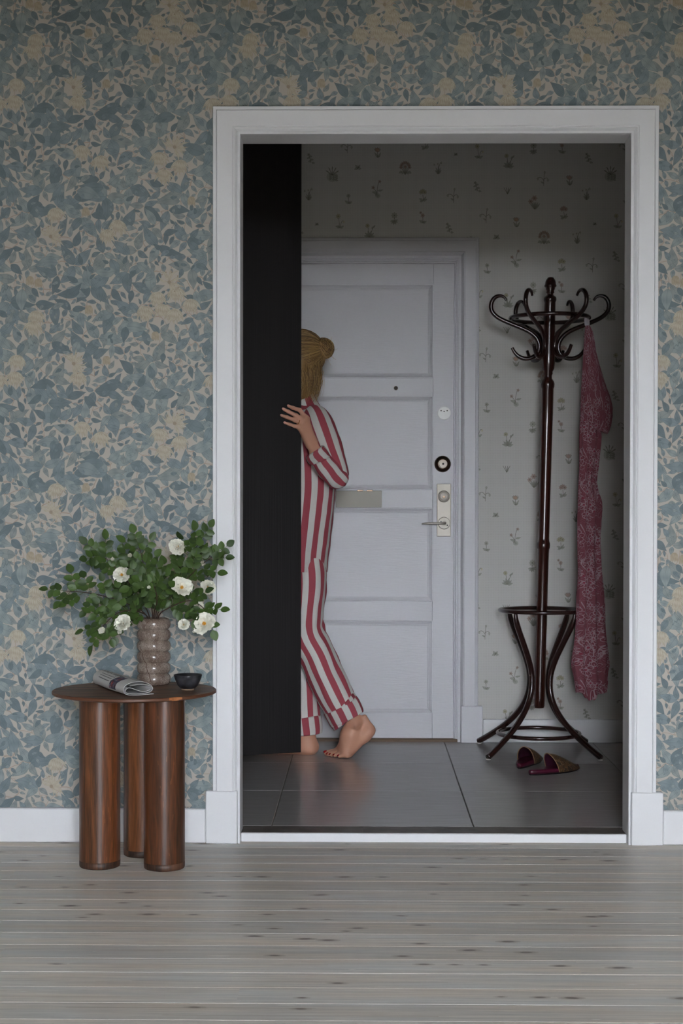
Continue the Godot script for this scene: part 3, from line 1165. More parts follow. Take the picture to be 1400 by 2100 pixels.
	cbox(st, Vector3(OL - 0.003, OT, -0.106), Vector3(OR + 0.003, OT + 0.003, 0.002), 0.0005)
	part(st, "head_lining", M.white, ln)
	# threshold
	var th := thing("trim_3", "painted white threshold with a grey strip at the hallway floor edge", "threshold", Vector3(0.2, 0.0, -0.06), "", "structure")
	st = new_st(false)
	cbox(st, Vector3(OL, -0.02, -0.022), Vector3(OR, HALL - 0.0005, -0.0135), 0.002)
	part(st, "riser", M.white, th)
	st = new_st(false)
	cbox(st, Vector3(OL, -0.01, -0.116), Vector3(OR, HALL, -0.0225), 0.0015, Vector2(2, 2))
	part(st, "grey_strip", M.stone, th)
	# skirting of the front room
	var bb := thing("baseboard_front", "white painted skirting board under the leaf wallpaper", "skirting board", Vector3(0.0, 0.0, 0.0), "", "structure")
	for s in [[XL, OL - 0.0985], [OR + 0.0985, XR]]:
		st = new_st(false)
		cbox(st, Vector3(s[0], 0.001, -0.001), Vector3(s[1], 0.099, 0.018), 0.003)
		part(st, "board", M.white, bb)


func moulding_part(st: SurfaceTool, path: Array, prof: Array, seg: int) -> void:
	var tmp := []
	for i in path.size():
		tmp.append(path[i])
	var rows := []
	for i in [seg, seg + 1]:
		var p: Vector2 = tmp[i]
		var d0: Vector2 = (p - tmp[i - 1]).normalized() if i > 0 else (tmp[1] - p).normalized()
		var d1: Vector2 = (tmp[i + 1] - p).normalized() if i < tmp.size() - 1 else d0
		var n0 := Vector2(-d0.y, d0.x)
		var n1 := Vector2(-d1.y, d1.x)
		var m := (n0 + n1).normalized()
		m /= maxf(m.dot(n0), 0.2)
		var r := PackedVector3Array()
		for q: Vector2 in prof:
			var w := p + m * q.x
			r.append(Vector3(w.x, w.y, q.y))
		rows.append(r)
	var dir: Vector2 = (tmp[seg + 1] - tmp[seg]).normalized()
	var left := Vector2(-dir.y, dir.x)
	for j in prof.size() - 1:
		var dq: Vector2 = prof[j + 1] - prof[j]
		var g := Vector2(dq.y, -dq.x)    # the profile runs to the right of the path (negative offsets)
		face(st, [rows[0][j], rows[1][j], rows[1][j + 1], rows[0][j + 1]], Vector3(left.x * g.x, left.y * g.x, g.y), [Vector2.ZERO, Vector2(0, 1), Vector2(1, 1), Vector2(1, 0)])


func build_hall() -> void:
	# tiles
	var fl := thing("floor_001", "grey brown stone tile floor of the hallway, softly reflecting", "floor", Vector3(0.0, HALL, -1.0), "", "structure")
	var tz := -0.118
	var ts := 0.5972
	var tx := 0.326
	var hx0 := -0.92
	var hx1 := 1.24
	for j in 3:
		var zb := tz - ts * j
		var za := maxf(zb - ts, HW - 0.02)
		for i in range(-3, 2):
			var xa := maxf(tx + 0.5945 * i, hx0)
			var xb := minf(tx + 0.5945 * (i + 1), hx1)
			if xb - xa < 0.02:
				continue
			var st := new_st(false)
			cbox(st, Vector3(xa + 0.0016, HALL - 0.01, za + 0.0013), Vector3(xb - 0.0016, HALL + rng.randf_range(-0.0003, 0.0), zb - 0.0013), 0.001, Vector2(1.5, 1.5), Vector2(rng.randf(), rng.randf()))
			part(st, "tile", M.tile[rng.randi_range(0, 2)], fl)
	var st := new_st(false)
	cbox(st, Vector3(hx0, -0.1, HW - 0.02), Vector3(hx1, HALL - 0.0025, -0.117), 0.0)
	part(st, "grout", M.grout, fl)
	# papered walls
	var tile := Vector2(567.0, 284.0) * (EYE.z - HW) / F
	var o := at(680.0, 297.0, HW)
	var o2 := Vector2(o.x, o.y)
	st = new_st(false)
	paper_box(st, Vector3(hx0 - 0.1, -0.02, HW - 0.12), Vector3(-0.63, HT, HW), tile, o2)
	paper_box(st, Vector3(0.44, -0.02, HW - 0.12), Vector3(hx1 + 0.1, HT, HW), tile, o2)
	paper_box(st, Vector3(-0.63, 1.99, HW - 0.12), Vector3(0.44, HT, HW), tile, o2)
	paper_box(st, Vector3(hx0 - 0.1, -0.02, HW - 0.2), Vector3(hx1 + 0.1, HT, HW - 0.1205), tile, o2)
	tag(part(st, "wall_far", M.flower_paper, self), "far hallway wall papered with small needlework flowers on dotted pale ground", "wall", "", "structure")
	st = new_st(false)
	paper_box(st, Vector3(hx1, -0.02, HW), Vector3(hx1 + 0.1, HT, -0.085), tile, o2)
	tag(part(st, "wall_far_right", M.flower_paper, self), "right side wall of the hallway, hidden behind the casing", "wall", "", "structure")
	st = new_st(false)
	paper_box(st, Vector3(hx0 - 0.1, -0.02, HW), Vector3(hx0, HT, -0.085), tile, o2)
	tag(part(st, "wall_far_left", M.flower_paper, self), "left side wall of the hallway, hidden behind the dark door", "wall", "", "structure")
	st = new_st(false)
	cbox(st, Vector3(hx0 - 0.1, HT, HW - 0.12), Vector3(hx1 + 0.1, HT + 0.1, -0.086), 0.0)
	tag(part(st, "ceiling_001", M.plaster_dark, self), "plain ceiling of the hallway", "ceiling", "", "structure")
	# skirting
	var bb := thing("baseboard_far", "white skirting board along the foot of the far hallway wall", "skirting board", Vector3(0.8, HALL, HW), "", "structure")
	st = new_st(false)
	cbox(st, Vector3(at(989.5, 1500, HW).x, HALL + 0.0005, HW - 0.001), Vector3(hx1, HALL + 0.094, HW + 0.014), 0.003)
	part(st, "board", M.white, bb)


# offset outlines of the far door are given in photograph pixels and laid in the wall's plane
func build_hall_door() -> void:
	var zf := HW            # face of the wall
	var zl := HW - 0.034    # face of the leaf
	var P := func(px: float, py: float, z: float) -> Vector2:
		var q := at(px, py, z)
		return Vector2(q.x, q.y)
	# casing
	var tr := thing("trim_4", "white moulded casing around the panelled front door", "door casing", Vector3(-0.1, HALL, HW), "", "structure")
	var a: Vector2 = P.call(982.0, 488.0, zf)
	var xl := -0.66
	var w := 0.0705
	var prof := [Vector2(0.0, -0.002), Vector2(0.0, 0.012), Vector2(0.004, 0.016), Vector2(0.011, 0.0175), Vector2(0.015, 0.02), Vector2(0.056, 0.02), Vector2(0.0575, 0.0185), Vector2(0.06, 0.0185), Vector2(0.064, 0.012), Vector2(0.0695, 0.005), Vector2(0.0705, 0.002), Vector2(0.0705, -0.034)]
	var inv := []
	for q: Vector2 in prof:
		inv.append(Vector2(-q.x, q.y + zf))
	var path := [Vector2(xl, HALL), Vector2(xl, a.y), Vector2(a.x, a.y), Vector2(a.x, HALL)]
	for s in 3:
		var st := new_st(false)
		moulding_part(st, path, inv, s)
		part(st, "casing_board", M.door_white, tr)
	var p0: Vector2 = P.call(944.0, 1522.0, zf)
	var p1: Vector2 = P.call(988.5, 1447.0, zf)
	var st := new_st(false)
	cbox(st, Vector3(p0.x, HALL + 0.0005, zf - 0.001), Vector3(p1.x, p1.y, zf + 0.026), 0.0025)
	part(st, "plinth_block", M.door_white, tr)
	st = new_st(false)
	cbox(st, Vector3(xl - 0.012, HALL + 0.0005, zf - 0.001), Vector3(xl + 0.075, p1.y, zf + 0.026), 0.0025)
	part(st, "plinth_block", M.door_white, tr)
	# stepped frame inside the casing
	var fr := thing("trim_5", "stepped white door frame between the casing and the front door leaf", "door frame", Vector3(-0.1, HALL, HW), "", "structure")
	var b: Vector2 = a - Vector2(w, w)
	var step := [Vector2(0.0, 0.004), Vector2(0.010, 0.004), Vector2(0.0112, -0.003), Vector2(0.0145, -0.003), Vector2(0.0155, -0.012), Vector2(0.019, -0.012), Vector2(0.0215, -0.018), Vector2(0.0255, -0.018), Vector2(0.0265, -0.033), Vector2(0.034, -0.033)]
	inv = []
	for q: Vector2 in step:
		inv.append(Vector2(-q.x, q.y + zf - 0.004))
	var xb := xl + w
	path = [Vector2(xb, HALL), Vector2(xb, b.y), Vector2(b.x, b.y), Vector2(b.x, HALL)]
	for s in 3:
		st = new_st(false)
		moulding_part(st, path, inv, s)
		part(st, "frame_board", M.door_white, fr)
	st = new_st(false)
	cbox(st, Vector3(xb, 0.0, zf - 0.06), Vector3(b.x, HALL + 0.011, zf - 0.004), 0.003)
	part(st, "sill", M.sill, fr)

	# the leaf
	var d := thing("door_1", "white panelled front door with steel locks at the back of the hallway", "door", Vector3(-0.1, HALL, zl), "", "structure")
	var lx0 := xb + 0.027
	var lr: Vector2 = P.call(930.5, 541.5, zl)
	var lx1 := lr.x
	var ly1 := lr.y
	var ly0: float = P.call(800.0, 1514.0, zl).y
	var px1: float = P.call(888.0, 600.0, zl).x
	var px0 := lx0 + (lx1 - px1)
	st = new_st(false)
	cbox(st, Vector3(lx0, ly0, zl - 0.05), Vector3(lx1, ly1, zl - 0.014), 0.001)
	part(st, "core", M.door_white, d)
	for s in [[lx0, px0], [px1, lx1]]:
		st = new_st(false)
		cbox(st, Vector3(s[0], ly0, zl - 0.0145), Vector3(s[1], ly1, zl), 0.0015)
		part(st, "stile", M.door_white, d)
	var ys := []
	for r in [[584, 775], [813, 1004], [1042, 1233], [1273, 1462]]:
		ys.append([P.call(800.0, r[0], zl).y, P.call(800.0, r[1], zl).y])
	var edges := [ly1]
	for r in ys:
		edges.append(r[0]); edges.append(r[1])
	edges.append(ly0)
	for i in 5:
		st = new_st(false)
		cbox(st, Vector3(px0 + 0.0003, edges[i * 2 + 1], zl - 0.0145), Vector3(px1 - 0.0003, edges[i * 2], zl - 0.0003), 0.0015)
		part(st, "rail", M.door_white, d)
	var mp := [Vector2(-0.001, 0.0), Vector2(0.0, 0.0035), Vector2(0.003, 0.0035), Vector2(0.0055, 0.001), Vector2(0.014, -0.0035), Vector2(0.0165, -0.0035), Vector2(0.0175, -0.006), Vector2(0.021, -0.0065), Vector2(0.0215, -0.014)]
	for r in ys:
		st = new_st(false)
		# counterclockwise, so that the profile's offsets run inwards
		moulding(st, [Vector2(px0, r[1]), Vector2(px1, r[1]), Vector2(px1, r[0]), Vector2(px0, r[0])], mp, zl, true)
		part(st, "panel_moulding", M.door_white, d)
		st = new_st(false)
		cbox(st, Vector3(px0 + 0.018, r[1] + 0.018, zl - 0.0142), Vector3(px1 - 0.018, r[0] - 0.018, zl - 0.009), 0.001)
		part(st, "panel", M.door_white, d)

	# ironmongery; prof runs outwards from the leaf
	var turned := func(px: float, py: float, prof_: Array, mat: Material, called: String, parent: Node) -> MeshInstance3D:
		var s := new_st(false)
		var rows := []
		var us := PackedFloat32Array()
		var vs := PackedFloat32Array()
		var c := at(px, py, zl)
		for j in 33:
			us.append(j / 32.0)
		for q: Vector2 in prof_:
			var r := PackedVector3Array()
			for j in 33:
				var an := TAU * (j % 32) / 32.0
				r.append(c + Vector3(q.x * cos(an), q.x * sin(an), q.y))
			rows.append(r); vs.append(q.y)
		skin_rows(s, rows, us, vs)
		return part(s, called, mat, parent)
	var u := 1.0 / 509.0      # a photograph pixel at the leaf
	turned.call(910.4, 847.5, [Vector2(13.7 * u, 0), Vector2(13.7 * u, 0.004), Vector2(12.6 * u, 0.0055), Vector2(0, 0.0056)], M.plate_white, "lock_cover", d)
	for q in [[904.0, 842.3], [916.5, 842.3], [910.2, 844.0]]:
		turned.call(q[0], q[1], [Vector2(1.3 * u, 0.005), Vector2(1.2 * u, 0.0063), Vector2(0, 0.0064)], M.black, "screw", d)
	var bz: MeshInstance3D = turned.call(907.2, 951.6, [Vector2(17 * u, 0), Vector2(17 * u, 0.006), Vector2(15.5 * u, 0.013), Vector2(12 * u, 0.017), Vector2(9.5 * u, 0.012), Vector2(9 * u, 0.012)], M.bronze, "lock_rosette", d)
	turned.call(907.6, 951.6, [Vector2(8.8 * u, 0.01), Vector2(8.8 * u, 0.021), Vector2(7.8 * u, 0.024), Vector2(0, 0.0245)], M.steel, "turn_knob", bz)
	turned.call(907.8, 951.6, [Vector2(2.2 * u, 0.0243), Vector2(1.8 * u, 0.0258), Vector2(0, 0.026)], M.black, "keyhole", bz)
	turned.call(811.5, 796.0, [Vector2(4.2 * u, 0), Vector2(4.2 * u, 0.004), Vector2(2.6 * u, 0.005), Vector2(2.4 * u, 0.003), Vector2(0, 0.003)], M.bronze, "peephole", d)
	turned.call(811.5, 796.0, [Vector2(2.3 * u, 0.0032), Vector2(1.5 * u, 0.004), Vector2(0, 0.0042)], M.black, "peephole_lens", d)
	var q0: Vector2 = P.call(895.3, 1100.2, zl)
	var q1: Vector2 = P.call(924.3, 992.3, zl)
	st = new_st(false)
	cbox(st, Vector3(q0.x, q0.y, zl - 0.001), Vector3(q1.x, q1.y, zl + 0.006), 0.0018)
	var plate := part(st, "lock_plate", M.steel, d)
	turned.call(909.6, 1018.0, [Vector2(12.4 * u, 0.005), Vector2(12.4 * u, 0.011), Vector2(11.2 * u, 0.014), Vector2(10.4 * u, 0.0122), Vector2(7 * u, 0.015), Vector2(0, 0.017)], M.steel, "cylinder", plate)
	turned.call(909.6, 1019.0, [Vector2(2.6 * u, 0.0165), Vector2(2.4 * u, 0.0185), Vector2(0, 0.0187)], M.bronze, "thumb_turn", plate)
	turned.call(910.0, 1072.8, [Vector2(12.6 * u, 0.005), Vector2(12.6 * u, 0.011), Vector2(11.6 * u, 0.0135), Vector2(4 * u, 0.014), Vector2(4 * u, 0.03)], M.steel, "handle_rose", plate)
	for q in [[903.6, 1069.8], [916.6, 1077.2]]:
		turned.call(q[0], q[1], [Vector2(1.4 * u, 0.0135), Vector2(1.2 * u, 0.0147), Vector2(0, 0.0148)], M.black, "screw", plate)
	st = new_st(true)
	var lev := spline([at(911.5, 1073.0, zl + 0.026), at(909.0, 1073.2, zl + 0.036), at(903.0, 1073.2, zl + 0.041), at(890.0, 1073.0, zl + 0.042), at(875.0, 1073.3, zl + 0.041), at(864.5, 1074.2, zl + 0.038)], 6)
	tube(st, lev, spline1([0.0045, 0.0048, 0.0048, 0.0046, 0.0044, 0.0026], 6), spline1([0.006, 0.0065, 0.0065, 0.0062, 0.0058, 0.0030], 6), 14, Vector3.UP)
	part(st, "lever_handle", M.steel, plate)
	q0 = P.call(688.0, 1040.5, zl)
	q1 = P.call(782.5, 1006.5, zl)
	st = new_st(false)
	cbox(st, Vector3(q0.x, q0.y, zl - 0.001), Vector3(q1.x, q1.y, zl + 0.003), 0.0012)
	var slot := part(st, "letter_flap", M.dull, d)
	for x in [738.0, 758.0]:
		var h0: Vector2 = P.call(x - 6.0, 1008.0, zl)
		var h1: Vector2 = P.call(x + 6.0, 1004.5, zl)
		st = new_st(false)
		cbox(st, Vector3(h0.x, h0.y, zl), Vector3(h1.x, h1.y, zl + 0.006), 0.0012)
		part(st, "hinge", M.bronze, slot)


# a tall dark leaf standing open, its free edge to the right
func build_dark_door() -> void:
	var zr := -1.24
	var zl := -1.16
	var r := at(617.0, 1543.0, zr)
	var l := at(500.0, 1550.0, zl)
	var dir := Vector3(r.x - l.x, 0, r.z - l.z).normalized()
	var wide := 0.66
	var o := thing("door_2", "tall dark brown wood grain door standing open at the left of the hallway", "door", Vector3(r.x, 0.0, r.z), "", "structure")
	o.rotation.y = atan2(-dir.z, dir.x)
	var y0 := HALL + 0.048
	var st := new_st(false)
	cbox(st, Vector3(-wide, y0, -0.036), Vector3(0.0, 2.6, 0.0), 0.0012, Vector2(1.4, 0.36))
	part(st, "leaf", M.dark, o, true)
	st = new_st(true)
	for y in [0.3, 1.3, 2.3]:
		lathe(st, [Vector2(0.001, -0.05), Vector2(0.008, -0.05), Vector2(0.008, 0.05), Vector2(0.001, 0.05)], Vector3(-wide - 0.006, y, -0.006), 12)
	part(st, "hinge", M.steel, o, true)


# ---------------------------------------------------------------- furniture and small things

const TOP := 0.469    # table top
const TC := Vector3(-0.618, 0.469, 0.27)


func build_table() -> void:
	var t := thing("side_table", "round dark oak side table on three thick round legs", "side table", Vector3(TC.x, 0.0, TC.z))
	var st := new_st(true)
	var R := 0.2205
	# the top: a disc with a thin bevelled rim, a chip broken out of its edge in front
	var n := 180
	var prof := [Vector2(0.0, TOP - 0.013), Vector2(R - 0.05, TOP - 0.013), Vector2(R - 0.014, TOP - 0.0115), Vector2(R - 0.003, TOP - 0.0092), Vector2(R, TOP - 0.007), Vector2(R, TOP - 0.002), Vector2(R - 0.002, TOP), Vector2(0.0, TOP)]
	var rim := new_st(false)
	var top := new_st(false)
	var under := new_st(true)
	var chip := new_st(false)
	for i in prof.size() - 1:
		for j in n:
			var a0 := TAU * j / n
			var a1 := TAU * (j + 1) / n
			var f := []
			var hurt := 0
			for c in [[prof[i], a0], [prof[i], a1], [prof[i + 1], a1], [prof[i + 1], a0]]:
				var q: Vector2 = c[0]
				var r := q.x
				var dent := clampf(1.0 - absf(rad_to_deg(c[1]) - 307.0) / 3.2, 0.0, 1.0)
				if r > R - 0.02 and q.y > TOP - 0.0085 and dent > 0.0:
					r -= 0.0055 * dent
					hurt += 1
				f.append(Vector3(TC.x + r * cos(c[1]), q.y, TC.z - r * sin(c[1])))
			var uvs := []
			for p: Vector3 in f:
				uvs.append(Vector2((p.z - TC.z) / 0.9 + 0.5, (p.x - TC.x) / 0.5 + 0.5))
			var target := top if i == 6 else (under if i < 3 else (chip if hurt == 4 else rim))
			if hurt > 1 and i >= 3 and i < 6:
				target = chip
			quad(target, f[0], f[1], f[2], f[3], uvs[0], uvs[1], uvs[2], uvs[3])
	var tp := part(top, "tabletop", M.oak_top, t)
	part(rim, "rim", M.oak_edge, tp)
	part(under, "underside", M.oak_edge, tp)
	part(chip, "chipped_edge", M.chip, tp).set_meta("label", "pale chip broken out of the rim")
	var legs := [Vector2(204.5, 4.265), Vector2(337.0, 4.248), Vector2(294.0, 4.412)]
	for k in 3:
		var c := at(legs[k].x, 1700.0, EYE.z - legs[k].y)
		c.y = 0.0
		st = new_st(true)
		var turn := [1.4, 0.2, 2.2][k] as float
		var rows := [Vector2(0.0545, 0.018), Vector2(0.0545, 0.1), Vector2(0.0545, 0.25), Vector2(0.0545, 0.40), Vector2(0.0545, TOP - 0.0128)]
		lathe_turned(st, rows, c, 64, turn)
		var lg := part(st, "leg", M.oak_leg[k], t)
		st = new_st(true)
		lathe_turned(st, [Vector2(0.001, 0.0005), Vector2(0.0515, 0.0005), Vector2(0.0535, 0.002), Vector2(0.0545, 0.005), Vector2(0.0546, 0.0185), Vector2(0.0544, 0.0186)], c, 64, turn)
		part(st, "foot_band", M.oak_dark, lg).set_meta("label", "darkened foot of the leg")


func lathe_turned(st: SurfaceTool, prof: Array, c: Vector3, n: int, turn: float) -> void:
	var rows := []
	var us := PackedFloat32Array()
	var vs := PackedFloat32Array()
	for j in n + 1:
		us.append(float(j) / n)
	for q: Vector2 in prof:
		var r := PackedVector3Array()
		for j in n + 1:
			var a := TAU * (j % n) / n + turn
			r.append(c + Vector3(q.x * cos(a), q.y, -q.x * sin(a)))
		rows.append(r)
		vs.append(1.0 - q.y / 0.5)
	skin_rows(st, rows, us, vs)


const SC := Vector3(0.676, HALL, -1.60)
const LEAN := 0.0233


func lean(p: Vector3) -> Vector3:
	return p + Vector3(LEAN * (p.y - HALL), 0, 0)


func build_coat_stand() -> void:
	var t := thing("coat_stand", "dark brown bentwood coat stand with curled hooks and four splayed legs", "coat stand", SC)
	var k := 1.0 / 530.7
	var H := func(y: float) -> float: return (1541.0 - y) * k
	# pole and finial
	var prof := []
	for q in [[0.1, 1451], [9.5, 1451], [10.8, 1447], [10.8, 1400], [11.0, 1240], [11.4, 1126], [13.2, 1123], [13.4, 1118], [13.2, 1113], [11.6, 1110], [10.8, 1104], [11.2, 1000], [12.0, 860], [11.9, 798], [13.4, 794], [13.8, 788], [12.6, 783], [8.4, 777], [7.8, 771], [9.6, 767], [9.0, 763], [12.2, 757], [13.3, 744], [13.0, 725], [12.2, 700], [11.6, 660], [11.2, 622], [11.6, 620]]:
		prof.append(Vector2(q[0] * k, H.call(q[1])))
	var st := new_st(true)
	lathe(st, prof, SC, 40, 1.0, 0.8, LEAN)
	var pole := part(st, "pole", M.pole, t)
	prof = []
	for q in [[11.6, 620.5], [13.0, 617], [12.8, 612], [10.2, 609], [6.4, 606.5], [6.2, 603.5], [8.4, 601.5], [7.6, 598], [9.6, 594], [9.2, 592], [12.2, 589], [12.5, 587], [11.2, 584.5], [10.8, 580], [9.4, 576], [6.4, 571.5], [5.6, 570.6], [0.1, 570.2]]:
		prof.append(Vector2(q[0] * k, H.call(q[1])))
	st = new_st(true)
	lathe(st, prof, SC, 40, 1.0, 0.8, LEAN)
	part(st, "finial", M.bent, pole)
	# rings
	for r in [[653.5, 0.1505, 0.0082, "upper_ring"], [1251.0, 0.160, 0.0078, "middle_ring"], [1503.0, 0.157, 0.0076, "lower_ring"]]:
		st = new_st(true)
		var h: float = H.call(r[0])
		rod(st, ring_pts(lean(SC + Vector3(0, h, 0)), r[1], 72), r[2], r[2], 12, true)
		part(st, r[3], M.bent, t)
	# six S-shaped double hooks; the outline was traced from the one at the left
	var tr := [[322, 330], [312, 312], [294, 295], [266, 288], [232, 296], [204, 325], [190, 370], [196, 412], [216, 444], [254, 476], [312, 506], [386, 537], [470, 570], [535, 603], [584, 645], [611, 692], [617, 738], [606, 778], [580, 808], [540, 828], [500, 832], [462, 823], [430, 804], [402, 773], [382, 738]]
	for i in 6:
		var az := PI + TAU * i / 6.0
		var pts := []
		for q in tr:
			var rad: float = (700.0 - q[0]) / 4.242 * k
			var h: float = H.call(540.0 + q[1] / 4.242)
			pts.append(lean(SC + Vector3(cos(az) * rad, h, sin(az) * rad)))
		var sp := spline(pts, 4)
		var ra := PackedFloat32Array()
		for j in sp.size():
			var u := float(j) / (sp.size() - 1)
			ra.append(0.0046 + 0.0040 * smoothstep(0.0, 0.22, u) - 0.0022 * smoothstep(0.86, 1.0, u))
		st = new_st(true)
		tube(st, sp, ra, ra, 12)
		part(st, "hook", M.bent, t)
	# four legs
	var lp := [[0.161, 0.540], [0.157, 0.515], [0.138, 0.475], [0.106, 0.42], [0.076, 0.365], [0.056, 0.315], [0.050, 0.27], [0.056, 0.225], [0.078, 0.178], [0.116, 0.133], [0.165, 0.092], [0.222, 0.055], [0.272, 0.026], [0.303, 0.010]]
	for i in 4:
		var az := deg_to_rad([134.0, 46.0, 225.0, 315.0][i])
		var pts := []
		var out := Vector3(cos(az), 0, sin(az))
		for q in lp:
			pts.append(lean(SC + out * float(q[0]) + Vector3(0, q[1], 0)))
		var sp := spline(pts, 5)
		var ra := PackedFloat32Array()
		for j in sp.size():
			var u := float(j) / (sp.size() - 1)
			ra.append(0.0112 - 0.004 * smoothstep(0.12, 0.0, u))
		st = new_st(true)
		tube(st, sp, ra, ra, 14)
		var leg := part(st, "leg", M.bent, t)
		st = new_st(true)
		var f: Vector3 = lean(SC + out * 0.300)
		lathe(st, [Vector2(0.0005, 0.0003), Vector2(0.009, 0.0003), Vector2(0.0095, 0.0015), Vector2(0.009, 0.004), Vector2(0.0005, 0.004)], f, 16)
		part(st, "felt_pad", M.pad, leg).set_meta("label", "pale felt pad under the foot")
		for h in [0.30, 0.245]:
			st = new_st(true)
			var c: Vector3 = lean(SC + out * 0.0625 + Vector3(0, h, 0))
			ball(st, c, 0.0035, 6, 8)
			part(st, "screw", M.bronze, leg)


func ball(st: SurfaceTool, c: Vector3, r: float, nv := 8, nu := 12, sc := Vector3.ONE) -> void:
	var rows := []
	var us := PackedFloat32Array()
	var vs := PackedFloat32Array()
	for j in nu + 1:
		us.append(float(j) / nu)
	for i in nv + 1:
		var a := -PI / 2 + PI * i / nv
		var row := PackedVector3Array()
		for j in nu + 1:
			var b := TAU * (j % nu) / nu
			row.append(c + Vector3(cos(a) * cos(b), sin(a), -cos(a) * sin(b)) * r * sc)
		rows.append(row); vs.append(float(i) / nv)
	skin_rows(st, rows, us, vs)


func build_vase() -> void:
	var c := Vector3(at(315.2, 1400, 0.135).x, TOP, 0.135)
	var t := thing("vase", "brown marble vase of six stacked rounded ribs", "vase", c)
	var prof := [Vector2(0.001, 0.0003), Vector2(0.036, 0.0003)]
	for k in 6:
		for j in 9:
			var a := -1.35 + 2.7 * j / 8.0
			prof.append(Vector2(0.0365 + 0.0105 * cos(a), 0.0155 + 0.0307 * k + 0.0152 * sin(a) / sin(1.35)))
	var h := 0.0155 + 0.0307 * 5 + 0.0152
	prof.append_array([Vector2(0.037, h + 0.001), Vector2(0.034, h + 0.0005), Vector2(0.0325, h - 0.003), Vector2(0.032, 0.012), Vector2(0.001, 0.01)])
	var st := new_st(true)
	lathe(st, prof, c, 56, 1.0, 2.6)
	part(st, "body", M.marble, t)


func build_bowl() -> void:
	var z := 0.274
	var c := Vector3(at(385.2, 1400, z).x, TOP, z)
	var t := thing("bowl", "small black glazed bowl at the right edge of the side table", "bowl", c)
	var prof := [Vector2(0.0175, 0.004), Vector2(0.021, 0.006), Vector2(0.0275, 0.0125), Vector2(0.032, 0.022), Vector2(0.0360, 0.032), Vector2(0.0384, 0.0405), Vector2(0.0380, 0.0420), Vector2(0.0364, 0.0416), Vector2(0.0342, 0.032), Vector2(0.030, 0.022), Vector2(0.025, 0.013), Vector2(0.016, 0.0085), Vector2(0.0005, 0.0075)]
	var st := new_st(true)
	lathe(st, prof, c, 48, 1.0, 6.0)
	var b := part(st, "body", M.bowl, t)
	st = new_st(true)
	lathe(st, [Vector2(0.0005, 0.0012), Vector2(0.0145, 0.0012), Vector2(0.015, 0.0003), Vector2(0.0175, 0.0003), Vector2(0.018, 0.0045), Vector2(0.0175, 0.005)], c, 40)
	part(st, "foot", M.clay, b)


